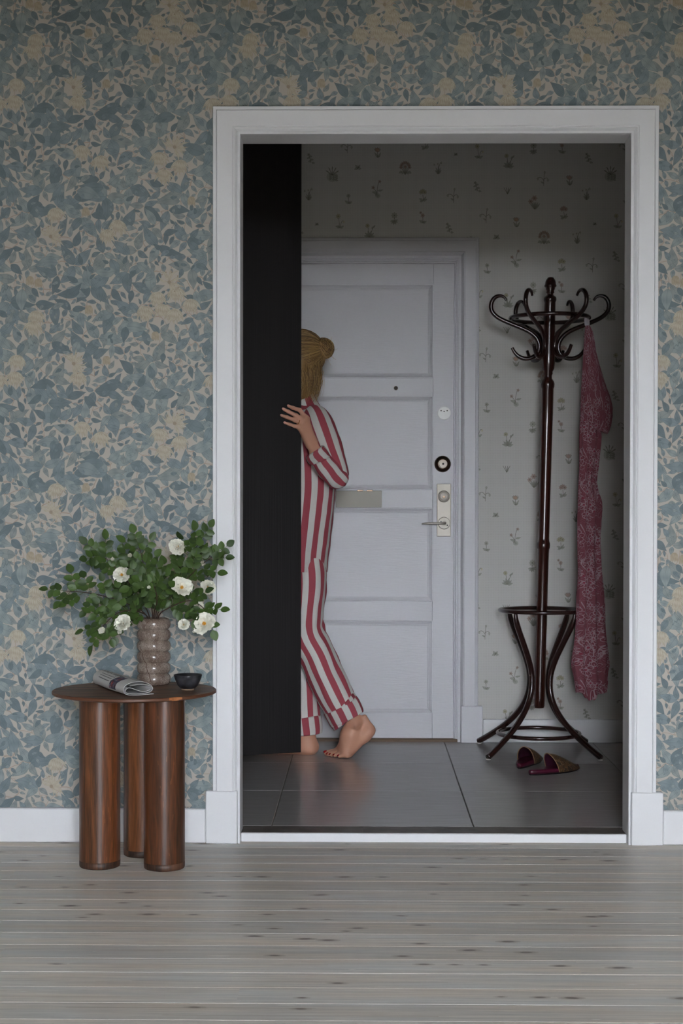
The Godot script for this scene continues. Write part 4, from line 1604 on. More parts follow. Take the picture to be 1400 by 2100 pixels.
func build_newspaper() -> void:
	# axis from the far left end to the near right end
	var A := Vector3(-0.7235, TOP, 0.150)
	var B := Vector3(-0.5895, TOP, 0.408)
	var t := thing("newspaper", "folded and rolled newspaper lying on the side table beside the vase", "newspaper", (A + B) * 0.5)
	var ax := (B - A).normalized()
	var right := ax.cross(Vector3.UP).normalized()
	if right.x < 0:
		right = -right
	# cross-section: (across, height), outside first and then inwards as a flattened spiral
	var outer := [Vector2(0.044, 0.0016), Vector2(0.020, 0.0008), Vector2(-0.010, 0.0008), Vector2(-0.030, 0.003), Vector2(-0.039, 0.011), Vector2(-0.0395, 0.020), Vector2(-0.032, 0.0295), Vector2(-0.015, 0.0355), Vector2(0.006, 0.0365), Vector2(0.025, 0.0325), Vector2(0.038, 0.024), Vector2(0.0415, 0.015), Vector2(0.034, 0.0075), Vector2(0.015, 0.0042), Vector2(-0.010, 0.0042), Vector2(-0.028, 0.0065), Vector2(-0.0345, 0.0125), Vector2(-0.030, 0.020), Vector2(-0.020, 0.0215), Vector2(-0.004, 0.0155), Vector2(0.012, 0.0105), Vector2(0.028, 0.012), Vector2(0.0355, 0.0175), Vector2(0.031, 0.0245), Vector2(0.014, 0.0285), Vector2(-0.006, 0.0275), Vector2(-0.022, 0.0255)]
	var line3 := []
	for q: Vector2 in outer:
		line3.append(Vector3(q.x, q.y, 0))
	var sp := spline(line3, 6)
	var n := sp.size()
	var total := 0.0
	var cum := PackedFloat32Array([0.0])
	for i in range(1, n):
		total += sp[i].distance_to(sp[i - 1])
		cum.append(total)
	var rows_o := []
	var rows_i := []
	var us := PackedFloat32Array()
	var vs := PackedFloat32Array()
	var m := 14
	# the printed face begins at the underside's edge; v of the texture follows the first turn
	var turn_len := 0.0
	for i in n:
		if sp[i].x < -0.03 and sp[i].y < 0.013 and turn_len == 0.0:
			turn_len = cum[i]
	for i in n:
		var row := PackedVector3Array()
		var row2 := PackedVector3Array()
		var tan := (sp[mini(i + 1, n - 1)] - sp[maxi(i - 1, 0)]).normalized()
		var inn := Vector3(tan.y, -tan.x, 0)
		for j in m + 1:
			var u := float(j) / m
			# pinched a little at the far end
			var sx := lerpf(0.72, 1.0, smoothstep(0.0, 0.6, u))
			var sy := lerpf(1.12, 1.0, u)
			var p := sp[i]
			var q := p + inn * 0.0011
			var c := A.lerp(B, u)
			row.append(c + right * (p.x * sx) + Vector3.UP * (p.y * sy))
			row2.append(c + right * (q.x * sx) + Vector3.UP * (maxf(q.y, 0.0004) * sy))
		rows_o.append(row); rows_i.append(row2)
		vs.append((cum[i] - turn_len) / 0.135 * 0.94 + 0.06)
	for j in m + 1:
		us.append(float(j) / m)
	# the first turn carries the front page, the rest is plain sheet
	var cut := 0
	for i in n:
		if cum[i] > turn_len + 0.125:
			cut = i
			break
	var st := new_st(true)
	two_sided(st, rows_o.slice(0, cut + 1), us, vs.slice(0, cut + 1))
	var outer_sheet := part(st, "front_page", M.news, t)
	st = new_st(true)
	var plain := PackedFloat32Array()
	plain.resize(n)
	two_sided(st, rows_o.slice(cut), us, plain.slice(cut))
	two_sided(st, rows_i, us, plain)
	part(st, "inner_sheets", M.paper, t)
	for j in [0, m]:
		st = new_st(false)
		for i in n - 1:
			face(st, [rows_o[i][j], rows_o[i + 1][j], rows_i[i + 1][j], rows_i[i][j]], -ax if j == 0 else ax, [Vector2.ZERO, Vector2.ZERO, Vector2.ZERO, Vector2.ZERO])
		part(st, "sheet_edge", M.paper, outer_sheet)


func two_sided(st: SurfaceTool, rows: Array, us: PackedFloat32Array, vs: PackedFloat32Array) -> void:
	skin_rows(st, rows, us, vs)


func build_slippers() -> void:
	slipper("burgundy mule slipper with snakeskin toe, nearer one lying towards the right", at(1086.0, 1583.0, -1.035), 38.0, 1.0, 0.232)
	slipper("burgundy mule slipper with snakeskin toe, further one seen from its open heel", at(1064.0, 1572.0, -1.178), 66.0, -1.0, 0.225)


# x runs from heel to toe, z to the right of the foot
func slipper(label: String, heel: Vector3, deg: float, side: float, L: float) -> void:
	var t := thing("slipper", label, "slipper", Vector3(heel.x, HALL, heel.z), "pair of slippers under the coat stand")
	t.rotation.y = deg_to_rad(deg)
	var half := func(u: float) -> float:
		return L * (0.142 * pow(clampf(sin(PI * clampf(u * 0.985 + 0.006, 0.0, 1.0)), 0.0, 1.0), lerpf(0.5, 0.40, u)) * (0.86 + 0.26 * smoothstep(0.25, 0.72, u)))
	var mid := func(u: float) -> float: return side * L * 0.03 * sin(PI * u)
	# sole with a low heel
	var n := 40
	var ring_ := func(y: float, grow: float) -> PackedVector3Array:
		var r := PackedVector3Array()
		for j in 2 * n + 1:
			var k := j % (2 * n)
			var u := float(k) / n if k <= n else 2.0 - float(k) / n
			var s := -1.0 if k <= n else 1.0
			u = 0.5 - 0.5 * cos(PI * u)
			# seen from above, x to the right: clockwise for z down the page is counterclockwise in the maths
			r.append(Vector3(u * (L + grow * 2.0) - grow, y, -s * (half.call(u) + grow * 0.9) + mid.call(u)))
		return r
	var us := PackedFloat32Array()
	for j in 2 * n + 1:
		us.append(float(j) / (2 * n))
	var build := func(levels: Array, called: String, mat: Material, parent: Node) -> MeshInstance3D:
		var st := new_st(true)
		var rows := []
		var vs := PackedFloat32Array()
		for l in levels:
			var r: PackedVector3Array = ring_.call(l[0], l[1])
			r.reverse()
			rows.append(r); vs.append(l[0] * 20.0)
		skin_rows(st, rows, us, vs)
		for e in 2:
			st.set_smooth_group(1 + e)
			var r: PackedVector3Array = rows[0] if e == 0 else rows[rows.size() - 1]
			for j in n:
				var a := r[j]; var b := r[j + 1]; var c := r[2 * n - j - 1]; var d := r[2 * n - j]
				face(st, [a, b, c, d], Vector3.DOWN if e == 0 else Vector3.UP, [Vector2.ZERO, Vector2.ZERO, Vector2.ZERO, Vector2.ZERO])
		return part(st, called, mat, parent, true)
	var sole: MeshInstance3D = build.call([[0.0005, -0.002], [0.003, 0.0], [0.006, 0.0005]], "outsole", M.black, t)
	build.call([[0.006, -0.0005], [0.009, 0.0012], [0.014, 0.0014], [0.0185, 0.0002], [0.0205, -0.003]], "footbed", M.burgundy, t)
	# the upper: a vault from the toe back to the open edge, lining and shell
	var tip := 1.012
	for layer in 2:
		var rows := []
		var vs := PackedFloat32Array()
		var u2 := PackedFloat32Array()
		var m := 24
		for j in m + 1:
			u2.append(float(j) / m * 1.4)
		var steps := 16
		for i in steps + 1:
			var q := float(i) / steps
			var r := PackedVector3Array()
			for j in m + 1:
				var a := PI * j / m
				var up := sin(a)
				# the open edge leans back over the instep
				var u0 := 0.46 - 0.12 * up
				var u := u0 + (tip + 0.004 - u0) * q
				var w: float = half.call(minf(u * 0.965, 1.0)) + (0.002 if layer == 0 else -0.0006)
				var hgt := L * (0.285 * (1.0 - smoothstep(0.0, 1.0, q) * 0.68) * pow(clampf(1.0 - pow(q, 5.0), 0.0, 1.0), 0.6)) - (0.0 if layer == 0 else 0.0024)
				if q >= 1.0:
					w = 0.001
				r.append(Vector3(minf(u, tip + 0.004) * L, 0.006 + maxf(hgt, 0.002) * pow(up, 0.8), cos(a) * w * (1.0 + 0.10 * sin(2.0 * a) * sin(2.0 * a)) + mid.call(minf(u, 1.0))))
			rows.append(r)
			vs.append(q * 1.6)
		var st := new_st(true)
		skin_rows(st, rows, u2, vs)
		var up_ := part(st, "upper" if layer == 0 else "lining", M.snake if layer == 0 else M.burgundy_deep, t, true)
		if layer == 0:
			var e: PackedVector3Array = rows[0]
			st = new_st(true)
			rod(st, e, 0.0018, 0.0018, 8)
			part(st, "piping", M.piping, up_, true)


func build_robe() -> void:
	var zc := -1.56
	# it hangs clear of the middle ring, which pushes it forward
	var zr := func(y: float) -> float: return lerpf(-1.56, -1.475, smoothstep(690.0, 1180.0, y))
	var top := at(1203.0, 662.0, zc)
	var t := thing("robe", "long faded red robe printed with white flower outlines hanging on the coat stand", "robe", Vector3(top.x, HALL, zc))
	var E := [[668, 1199.5, 1210], [680, 1198.5, 1215], [700, 1197, 1219], [725, 1195.5, 1222], [750, 1194, 1225], [790, 1191.5, 1228], [820, 1190, 1230], [850, 1189, 1230], [880, 1187.5, 1232], [900, 1187, 1233], [930, 1187, 1230], [960, 1187, 1226.5], [985, 1185.5, 1222.5], [1005, 1184.5, 1226], [1030, 1184, 1234], [1065, 1183.5, 1233.5], [1100, 1183, 1231], [1140, 1183.5, 1232], [1180, 1184, 1234.5], [1210, 1182.5, 1237.5], [1240, 1181, 1240], [1270, 1180, 1240.5], [1300, 1178.5, 1242], [1330, 1175, 1246], [1350, 1172, 1248], [1364, 1171, 1249], [1378, 1174.5, 1246], [1400, 1177.5, 1245.5], [1420, 1180, 1244]]
	var n := 120
	var nz := noise(17, 1.0, 2)
	var rows := []
	var us := PackedFloat32Array()
	var vs := PackedFloat32Array()
	for j in n + 1:
		us.append(float(j) / n)
	var fine := []
	for i in E.size() - 1:
		for k in 4:
			var q := k / 4.0
			fine.append([lerpf(E[i][0], E[i + 1][0], q), cubic_interpolate(E[i][1], E[i + 1][1], E[maxi(i - 1, 0)][1], E[mini(i + 2, E.size() - 1)][1], q), cubic_interpolate(E[i][2], E[i + 1][2], E[maxi(i - 1, 0)][2], E[mini(i + 2, E.size() - 1)][2], q)])
	fine.append(E[E.size() - 1])
	var last := fine.size() - 1
	for i in fine.size():
		var y: float = fine[i][0]
		var l := at(fine[i][1], y, zr.call(y))
		var r := at(fine[i][2], y, zr.call(y))
		var c := (l + r) * 0.5
		var hx := (r.x - l.x) * 0.5
		var hz := clampf(hx * 0.95, 0.012, 0.042)
		var row := PackedVector3Array()
		var dn := smoothstep(700.0, 1150.0, y)
		for j in n + 1:
			var a := TAU * (j % n) / n
			var fold := 0.16 * (0.5 - absf(sin(a * 3.5 + y * 0.0022))) + 0.26 * dn * (0.55 - absf(sin(a * 5.5 + 0.65 + 0.5 * sin(y * 0.006)))) + 0.10 * nz.get_noise_3d(cos(a) * 2.2, sin(a) * 2.2, y * 0.012) + 0.06 * nz.get_noise_3d(cos(a) * 5.0, sin(a) * 5.0, y * 0.035)
			var near_belt := exp(-pow((y - 985.0) / 26.0, 2.0))
			fold += near_belt * 0.10 * sin(a * 17.0)
			var w := 1.0 + fold
			# keep the traced outline at the sides
			var wx := lerpf(w, 1.0, pow(absf(cos(a)), 6.0))
			var p := c + Vector3(cos(a) * hx * wx, 0.0, sin(a) * -hz * w)
			if i == last:
				p.y += 0.0 - 0.026 * smoothstep(0.55, 0.15, absf((p.x - c.x) / hx + 0.1)) + 0.006 * nz.get_noise_2d(a * 3.0, 4.0)
			row.append(p)
		rows.append(row)
		vs.append(y / 530.0 / 0.30)
	rows.reverse()
	vs.reverse()
	var st := new_st(true)
	skin_rows(st, rows, us, vs)
	part(st, "body", M.robe, t)
	# the sleeve falls to the right and ends in an open cuff
	st = new_st(true)
	var sl := spline([at(1211.0, 700.0, zc + 0.012), at(1217.0, 745.0, zc + 0.021), at(1224.0, 790.0, zc + 0.034), at(1231.0, 830.0, zc + 0.04), at(1232.0, 862.0, zc + 0.044), at(1227.0, 884.0, zc + 0.046)], 8)
	tube(st, sl, spline1([0.010, 0.020, 0.031, 0.042, 0.041, 0.037], 8), spline1([0.008, 0.016, 0.022, 0.026, 0.026, 0.026], 8), 48, Vector3.RIGHT, 1.4, 3.2, false, false, func(a: float, v: float) -> float: return 1.0 + 0.07 * sin(a * 5.0 + v * 4.0) * v + 0.05 * nz.get_noise_3d(cos(a) * 3.0, sin(a) * 3.0, v * 6.0))
	part(st, "sleeve", M.robe, t)
	# cord tied at the waist
	var knot := at(1216.0, 984.0, zr.call(984.0) + 0.044)
	st = new_st(true)
	tube(st, spline([knot + Vector3(-0.004, 0.016, 0), knot + Vector3(0.003, 0.004, 0.006), knot + Vector3(-0.002, -0.008, 0.004), knot + Vector3(0.004, -0.02, 0.002)], 6), spline1([0.004, 0.010, 0.010, 0.005], 6), spline1([0.004, 0.008, 0.008, 0.004], 6), 12, Vector3.ZERO, 0.2, 3.0)
	rod(st, spline([knot, knot + Vector3(0.008, -0.06, 0.002), knot + Vector3(0.004, -0.16, -0.002), knot + Vector3(0.012, -0.26, 0.0)], 8), 0.0055, 0.004, 8)
	rod(st, spline([knot, knot + Vector3(-0.012, -0.05, 0.004), knot + Vector3(-0.016, -0.13, 0.0), knot + Vector3(-0.012, -0.20, 0.002)], 8), 0.0055, 0.004, 8)
	part(st, "tie_belt", M.robe, t)
	# hanging loop over the hook
	st = new_st(true)
	var lo := []
	for q in [[1203.5, 672, 0.004], [1201.0, 664, 0.010], [1200.5, 655, 0.008], [1202.5, 650.5, 0.0], [1205.0, 655, -0.008], [1205.5, 664, -0.006], [1204.0, 673, -0.002]]:
		lo.append(at(q[0], q[1], zc + q[2] - 0.01))
	var sp := spline(lo, 6)
	var ra := PackedFloat32Array(); var rb := PackedFloat32Array()
	for i in sp.size():
		ra.append(0.0055); rb.append(0.0009)
	tube(st, sp, ra, rb, 10, Vector3.RIGHT)
	part(st, "hanging_loop", M.loop, t)


# ---------------------------------------------------------------- rose branches

func leaflet_mesh(mat: Material, seed_: int) -> ArrayMesh:
	var r := RandomNumberGenerator.new()
	r.seed = seed_
	var st := new_st(true)
	var rows := []
	var us := PackedFloat32Array([0.0, 0.25, 0.5, 0.75, 1.0])
	var vs := PackedFloat32Array()
	var curl := r.randf_range(-0.14, 0.2)
	for i in 9:
		var v := i / 8.0
		var w := 0.38 * pow(sin(PI * pow(v * 0.985 + 0.008, 0.82)), 0.7)
		var row := PackedVector3Array()
		for j in 5:
			var s := (j - 2) / 2.0
			row.append(Vector3(s * w, 0.16 * absf(s) * w * 1.3 - curl * v * v, -v))
		rows.append(row); vs.append(v)
	skin_rows(st, rows, us, vs)
	return done(st, mat)


func petal_mesh(seed_: int) -> ArrayMesh:
	var r := RandomNumberGenerator.new()
	r.seed = seed_
	var st := new_st(true)
	var rows := []
	var us := PackedFloat32Array()
	var vs := PackedFloat32Array()
	for j in 9:
		us.append(j / 8.0)
	var ph := r.randf() * TAU
	for i in 9:
		var v := i / 8.0
		var w := 0.54 * pow(sin(PI * (0.04 + 0.80 * v)), 0.62) * (0.35 + 0.65 * smoothstep(0.0, 0.5, v))
		var row := PackedVector3Array()
		for j in 9:
			var s := (j - 4) / 4.0
			var end := v * (1.0 - 0.10 * s * s - 0.05 * exp(-s * s * 20.0))
			row.append(Vector3(s * w, 0.20 * end * end * end + 0.26 * s * s * w + 0.08 * v * sin(s * 5.0 + ph) + 0.03 * v * v * sin(s * 11.0 + ph * 2.0) - 0.16 * smoothstep(0.82, 1.0, v) * 0.6, end))
		rows.append(row); vs.append(v)
	rows.reverse()
	skin_rows(st, rows, us, vs)
	return done(st, M.petal)


func bloom(parent: Node3D, p: Vector3, face_to: Vector3, size: float, kind: int, petals: Array, stamens: ArrayMesh, org: Vector3) -> void:
	var y := face_to.normalized()
	var x := y.cross(Vector3(0.2, 0.1, 1.0)).normalized()
	var z := x.cross(y).normalized()
	var b := Basis(x * size, y * size, z * size)
	var fl := MeshInstance3D.new()
	fl.name = "rose" if kind < 2 else "rosebud"
	fl.mesh = stamens
	fl.transform = Transform3D(b, p - org)
	parent.add_child(fl, true)
	# (count, tilt from the axis, length, radius of the base)
	var layers := [[[7, 78.0, 1.0, 0.04], [6, 58.0, 0.86, 0.05], [5, 38.0, 0.62, 0.08]], [[7, 66.0, 1.0, 0.04], [7, 46.0, 0.92, 0.05], [6, 28.0, 0.78, 0.06], [5, 12.0, 0.62, 0.05]], [[5, 16.0, 1.15, 0.05], [4, 6.0, 1.1, 0.03], [3, -4.0, 1.0, 0.02]]][kind] as Array
	for l in layers:
		var off := rng.randf() * TAU
		for i in int(l[0]):
			var mi := MeshInstance3D.new()
			mi.name = "petal"
			mi.mesh = petals[rng.randi_range(0, petals.size() - 1)]
			var az: float = off + TAU * i / l[0] + rng.randf_range(-0.15, 0.15)
			var el := deg_to_rad(90.0 - float(l[1]) + rng.randf_range(-9.0, 9.0))
			var pb := Basis(Vector3.UP, az) * Basis(Vector3.RIGHT, -el)
			var s: float = l[2] * rng.randf_range(0.9, 1.06)
			mi.transform = Transform3D(Basis(pb.x * s, pb.y * s, pb.z * s), pb * Vector3(0, 0, 0) + Basis(Vector3.UP, az) * Vector3(0, 0.0, l[3]))
			fl.add_child(mi, true)


func build_roses() -> void:
	var petals := [petal_mesh(1), petal_mesh(2), petal_mesh(3), petal_mesh(4)]
	var leafs := []
	for k in 6:
		leafs.append(leaflet_mesh(M.leaflet[k % 3], 40 + k))
	# stamens of an open rose, the green base of a bud
	var st := new_st(true)
	for k in 26:
		var a := k * 2.4
		var r := 0.04 + 0.13 * k / 26.0
		rod(st, PackedVector3Array([Vector3(cos(a) * r * 0.4, 0.0, sin(a) * r * 0.4), Vector3(cos(a) * r, 0.2, sin(a) * r)]), 0.012, 0.012, 4)
		ball(st, Vector3(cos(a) * r, 0.21, sin(a) * r), 0.03, 4, 5)
	ball(st, Vector3(0, 0.02, 0), 0.12, 5, 8)
	var stamens := done(st, M.stamen)
	st = new_st(true)
	lathe(st, [Vector2(0.01, -0.42), Vector2(0.2, -0.36), Vector2(0.26, -0.18), Vector2(0.3, -0.02), Vector2(0.34, 0.12)], Vector3.ZERO, 10)
	for k in 5:
		var a := TAU * k / 5.0
		var o := Vector3(cos(a), 0, sin(a))
		rod(st, PackedVector3Array([o * 0.26 + Vector3(0, -0.1, 0), o * 0.44 + Vector3(0, 0.3, 0), o * 0.46 + Vector3(0, 0.75, 0)]), 0.08, 0.01, 5)
	var sepals := done(st, M.petiole)
	var mz := 0.135
	var mouth := at(315.0, 1285.0, mz)
	# pixels and depth of each branch from the mouth of the vase to its tip
	var br := [
		["leafy rose branch reaching far left out of the marble vase", [[300, 1262, 0.15], [262, 1238, 0.18], [212, 1222, 0.19], [165, 1214, 0.18], [132, 1212, 0.17]], 12],
		["rose branch bending low to the left with a full white rose and round bud", [[302, 1264, 0.16], [270, 1252, 0.21], [240, 1258, 0.23], [216, 1278, 0.23], [208, 1290, 0.23]], 11],
		["rose branch rising to the upper left with small buds", [[304, 1258, 0.12], [280, 1216, 0.11], [250, 1180, 0.10], [222, 1150, 0.09], [200, 1132, 0.09]], 12],
		["upright rose branch at the top left of the bouquet", [[312, 1254, 0.13], [304, 1210, 0.14], [296, 1170, 0.14], [290, 1138, 0.13], [284, 1118, 0.13]], 10],
		["leafy rose branch in the front middle carrying the open rose at left", [[316, 1258, 0.17], [322, 1232, 0.21], [318, 1208, 0.235], [306, 1190, 0.24], [292, 1180, 0.24]], 11],
		["rose branch rising to the upper right with a large white rose", [[320, 1256, 0.12], [338, 1212, 0.11], [362, 1172, 0.11], [392, 1136, 0.10], [412, 1108, 0.10]], 12],
		["rose branch reaching right towards the casing", [[324, 1258, 0.14], [352, 1222, 0.15], [384, 1186, 0.16], [416, 1156, 0.16], [438, 1140, 0.15]], 11],
		["rose branch drooping to the lower right with a wide open white rose", [[326, 1262, 0.17], [356, 1242, 0.20], [388, 1232, 0.215], [414, 1244, 0.22], [424, 1262, 0.22]], 8],
	]
	var blooms := {1: [[254, 1281, 20.5, 1, 0.25], [213, 1297, 11, 2, 0.24], [247, 1299, 7, 2, 0.24]], 2: [[230, 1149, 6, 2, 0.11], [267, 1142, 7, 2, 0.14]], 4: [[250, 1180, 19, 0, 0.19], [306, 1207, 6, 2, 0.25]], 5: [[365, 1122, 20, 1, 0.15], [412, 1159, 8, 2, 0.15]], 6: [[372, 1206, 23, 0, 0.22], [426, 1204, 18, 1, 0.15]], 7: [[420, 1280, 25, 0, 0.25], [377, 1281, 13, 1, 0.23], [405, 1243, 12.5, 1, 0.21], [398, 1297, 6, 2, 0.22]]}
	for k in br.size():
		var pts := [mouth + Vector3((k - 3.5) * 0.0035, -0.12, 0.0), mouth + Vector3((k - 3.5) * 0.005, -0.02, 0.003 * (k % 3 - 1))]
		for q in br[k][1]:
			pts.append(at(q[0], q[1], q[2]))
		var sp := spline(pts, 6)
		var t := thing("rose_branch", br[k][0], "rose branch", mouth, "branches of white rose in the marble vase")
		var org := mouth
		st = new_st(true)
		rod(st, sp, 0.0021, 0.0010, 6)
		part(st, "stem", M.twig, t)
		if blooms.has(k):
			for f in blooms[k]:
				var p := at(f[0], f[1], f[4])
				# a stalk from the nearest point of the stem
				var best := sp[12]
				for q in sp.slice(10):
					if q.distance_to(p) < best.distance_to(p):
						best = q
				var look := (Vector3(EYE.x, 0.9, EYE.z) - p).normalized() + Vector3(rng.randf_range(-0.5, 0.5), rng.randf_range(-0.05, 0.55), 0.0)
				if f[3] == 2:
					look = Vector3(rng.randf_range(-0.6, 0.6), 0.6, 0.8)
				look = look.normalized()
				var size: float = f[2] / 737.0
				if f[3] == 2:
					size *= 1.15
				st = new_st(true)
				rod(st, spline([best, best.lerp(p, 0.6) - look * 0.012, p - look * size * 0.3], 5), 0.0012, 0.0010, 5)
				part(st, "flower_stalk", M.petiole, t)
				bloom(t, p, look, size, f[3], petals, sepals if f[3] == 2 else stamens, org)
		var cnt: int = br[k][2]
		for i in cnt:
			var u := lerpf(0.36, 1.0, (i + 0.5) / cnt)
			var idx := mini(int(u * (sp.size() - 1)), sp.size() - 2)
			var p := sp[idx]
			var along := (sp[idx + 1] - sp[idx]).normalized()
			var sidev := along.cross(Vector3(0.1, 0.2, 1.0)).normalized() * (1.0 if i % 2 else -1.0)
			var dirv := (along * rng.randf_range(0.3, 0.9) + sidev * rng.randf_range(0.5, 1.0) + Vector3(0, 0.12, rng.randf_range(-0.15, 0.55))).normalized()
			if i == cnt - 1:
				dirv = (along + Vector3(0, 0.05, 0.2)).normalized()
			var end := p + dirv * 0.05
			if end.z < 0.03:
				dirv = Vector3(dirv.x, dirv.y, absf(dirv.z) * 0.5 + 0.05).normalized()
			# the leaf's upper side turns to the light: up and towards the window
			var nrm := (Vector3(rng.randf_range(-0.5, 0.5), rng.randf_range(0.25, 0.8), rng.randf_range(0.6, 1.1)))
			nrm = (nrm - dirv * nrm.dot(dirv)).normalized()
			var b := Basis(nrm.cross(dirv).normalized() * -1.0, nrm, -dirv)
			var len := rng.randf_range(0.042, 0.058)
			st = new_st(true)
			rod(st, PackedVector3Array([Vector3.ZERO, Vector3(0, 0.002, -len * 0.5), Vector3(0, -0.001, -len)]), 0.0008, 0.0005, 5)
			var lf := MeshInstance3D.new()
			lf.name = "leaf"
			lf.mesh = done(st, M.petiole)
			lf.transform = Transform3D(b, p - org)
			t.add_child(lf, true)
			var spots := [[1.0, 0.0]]
			for q in [[0.68, 1.0], [0.68, -1.0], [0.36, 1.0], [0.36, -1.0]]:
				spots.append(q)
			if rng.randf() < 0.35:
				spots.append([0.14, 1.0]); spots.append([0.14, -1.0])
			for q in spots:
				var mi := MeshInstance3D.new()
				mi.name = "leaflet"
				mi.mesh = leafs[rng.randi_range(0, 5)]
				var s := rng.randf_range(0.0235, 0.0295) * (1.06 if q[1] == 0.0 else 0.94)
				var yaw: float = -float(q[1]) * rng.randf_range(0.95, 1.3)
				var lb := Basis(Vector3.UP, yaw) * Basis(Vector3.BACK, rng.randf_range(-0.3, 0.3)) * Basis(Vector3.RIGHT, rng.randf_range(-0.22, 0.22))
				mi.transform = Transform3D(Basis(lb.x * s, lb.y * s, lb.z * s), Vector3(0, 0.0005, -len * float(q[0])))
				lf.add_child(mi, true)


# ---------------------------------------------------------------- the woman

# bones: [a, b, radius at a, radius at b]; a smooth union of tapered capsules meshed as surface nets
func nets(st: SurfaceTool, bones: Array, cell: float, blend: float) -> void:
	var lo := Vector3.ONE * 1e9
	var hi := -lo
	for b in bones:
		var r: float = maxf(b[2], b[3]) + blend + cell * 3.0
		lo = lo.min((b[0] as Vector3).min(b[1]) - Vector3.ONE * r)
		hi = hi.max((b[0] as Vector3).max(b[1]) + Vector3.ONE * r)
	var nx := int((hi.x - lo.x) / cell) + 2
	var ny := int((hi.y - lo.y) / cell) + 2
	var nz := int((hi.z - lo.z) / cell) + 2
	var f := PackedFloat32Array()
	f.resize(nx * ny * nz)
	f.fill(1.0)
	for b in bones:
		var a: Vector3 = b[0]
		var c: Vector3 = b[1]
		var ra: float = b[2]
		var rb: float = b[3]
		var k: float = b[4] if b.size() > 4 else blend
		var m := maxf(ra, rb) + k + cell * 2.0
		var l := ((a.min(c) - Vector3.ONE * m - lo) / cell).floor()
		var h := ((a.max(c) + Vector3.ONE * m - lo) / cell).ceil()
		var ac := c - a
		var l2 := maxf(ac.length_squared(), 1e-9)
		for z in range(maxi(int(l.z), 0), mini(int(h.z) + 1, nz)):
			for y in range(maxi(int(l.y), 0), mini(int(h.y) + 1, ny)):
				var base := (z * ny + y) * nx
				for x in range(maxi(int(l.x), 0), mini(int(h.x) + 1, nx)):
					var p := lo + Vector3(x, y, z) * cell - a
					var t := clampf(p.dot(ac) / l2, 0.0, 1.0)
					var d := (p - ac * t).length() - lerpf(ra, rb, t)
					var i := base + x
					var e := f[i]
					var g := maxf(k - absf(d - e), 0.0)
					f[i] = minf(d, e) - g * g * 0.25 / k
	# one vertex in each cell that the surface crosses
	var at_cell := {}
	var cnr := [0, 1, nx, nx + 1, nx * ny, nx * ny + 1, nx * ny + nx, nx * ny + nx + 1]
	var offs := [Vector3(0, 0, 0), Vector3(1, 0, 0), Vector3(0, 1, 0), Vector3(1, 1, 0), Vector3(0, 0, 1), Vector3(1, 0, 1), Vector3(0, 1, 1), Vector3(1, 1, 1)]
	var pairs := [[0, 1], [2, 3], [4, 5], [6, 7], [0, 2], [1, 3], [4, 6], [5, 7], [0, 4], [1, 5], [2, 6], [3, 7]]
	for z in nz - 1:
		for y in ny - 1:
			var base := (z * ny + y) * nx
			for x in nx - 1:
				var i := base + x
				var s0 := f[i] < 0.0
				if s0 == (f[i + 1] < 0.0) and s0 == (f[i + nx] < 0.0) and s0 == (f[i + nx + 1] < 0.0):
					var j := i + nx * ny
					if s0 == (f[j] < 0.0) and s0 == (f[j + 1] < 0.0) and s0 == (f[j + nx] < 0.0) and s0 == (f[j + nx + 1] < 0.0):
						continue
				var sum := Vector3.ZERO
				var n := 0
				for q in pairs:
					var fa := f[i + cnr[q[0]]]
					var fb := f[i + cnr[q[1]]]
					if (fa < 0.0) != (fb < 0.0):
						sum += (offs[q[0]] as Vector3).lerp(offs[q[1]], fa / (fa - fb))
						n += 1
				at_cell[i] = lo + (Vector3(x, y, z) + sum / n) * cell
	for i: int in at_cell:
		var s0 := f[i] < 0.0
		for ax in 3:
			var step: int = [1, nx, nx * ny][ax]
			if (f[i + step] < 0.0) == s0:
				continue
			var u: int = [nx, nx * ny, 1][ax]
			var v: int = [nx * ny, 1, nx][ax]
			if not (at_cell.has(i - u) and at_cell.has(i - v) and at_cell.has(i - u - v)):
				continue
			var a: Vector3 = at_cell[i - u - v]
			var b: Vector3 = at_cell[i - v]
			var c: Vector3 = at_cell[i]
			var d: Vector3 = at_cell[i - u]
			if s0:
				quad(st, a, b, c, d)
			else:
				quad(st, d, c, b, a)


func door_face(x: float) -> float:
	var r := at(617.0, 1543.0, -1.24)
	var l := at(500.0, 1550.0, -1.16)
	return r.z + (l.z - r.z) * (x - r.x) / (l.x - r.x)


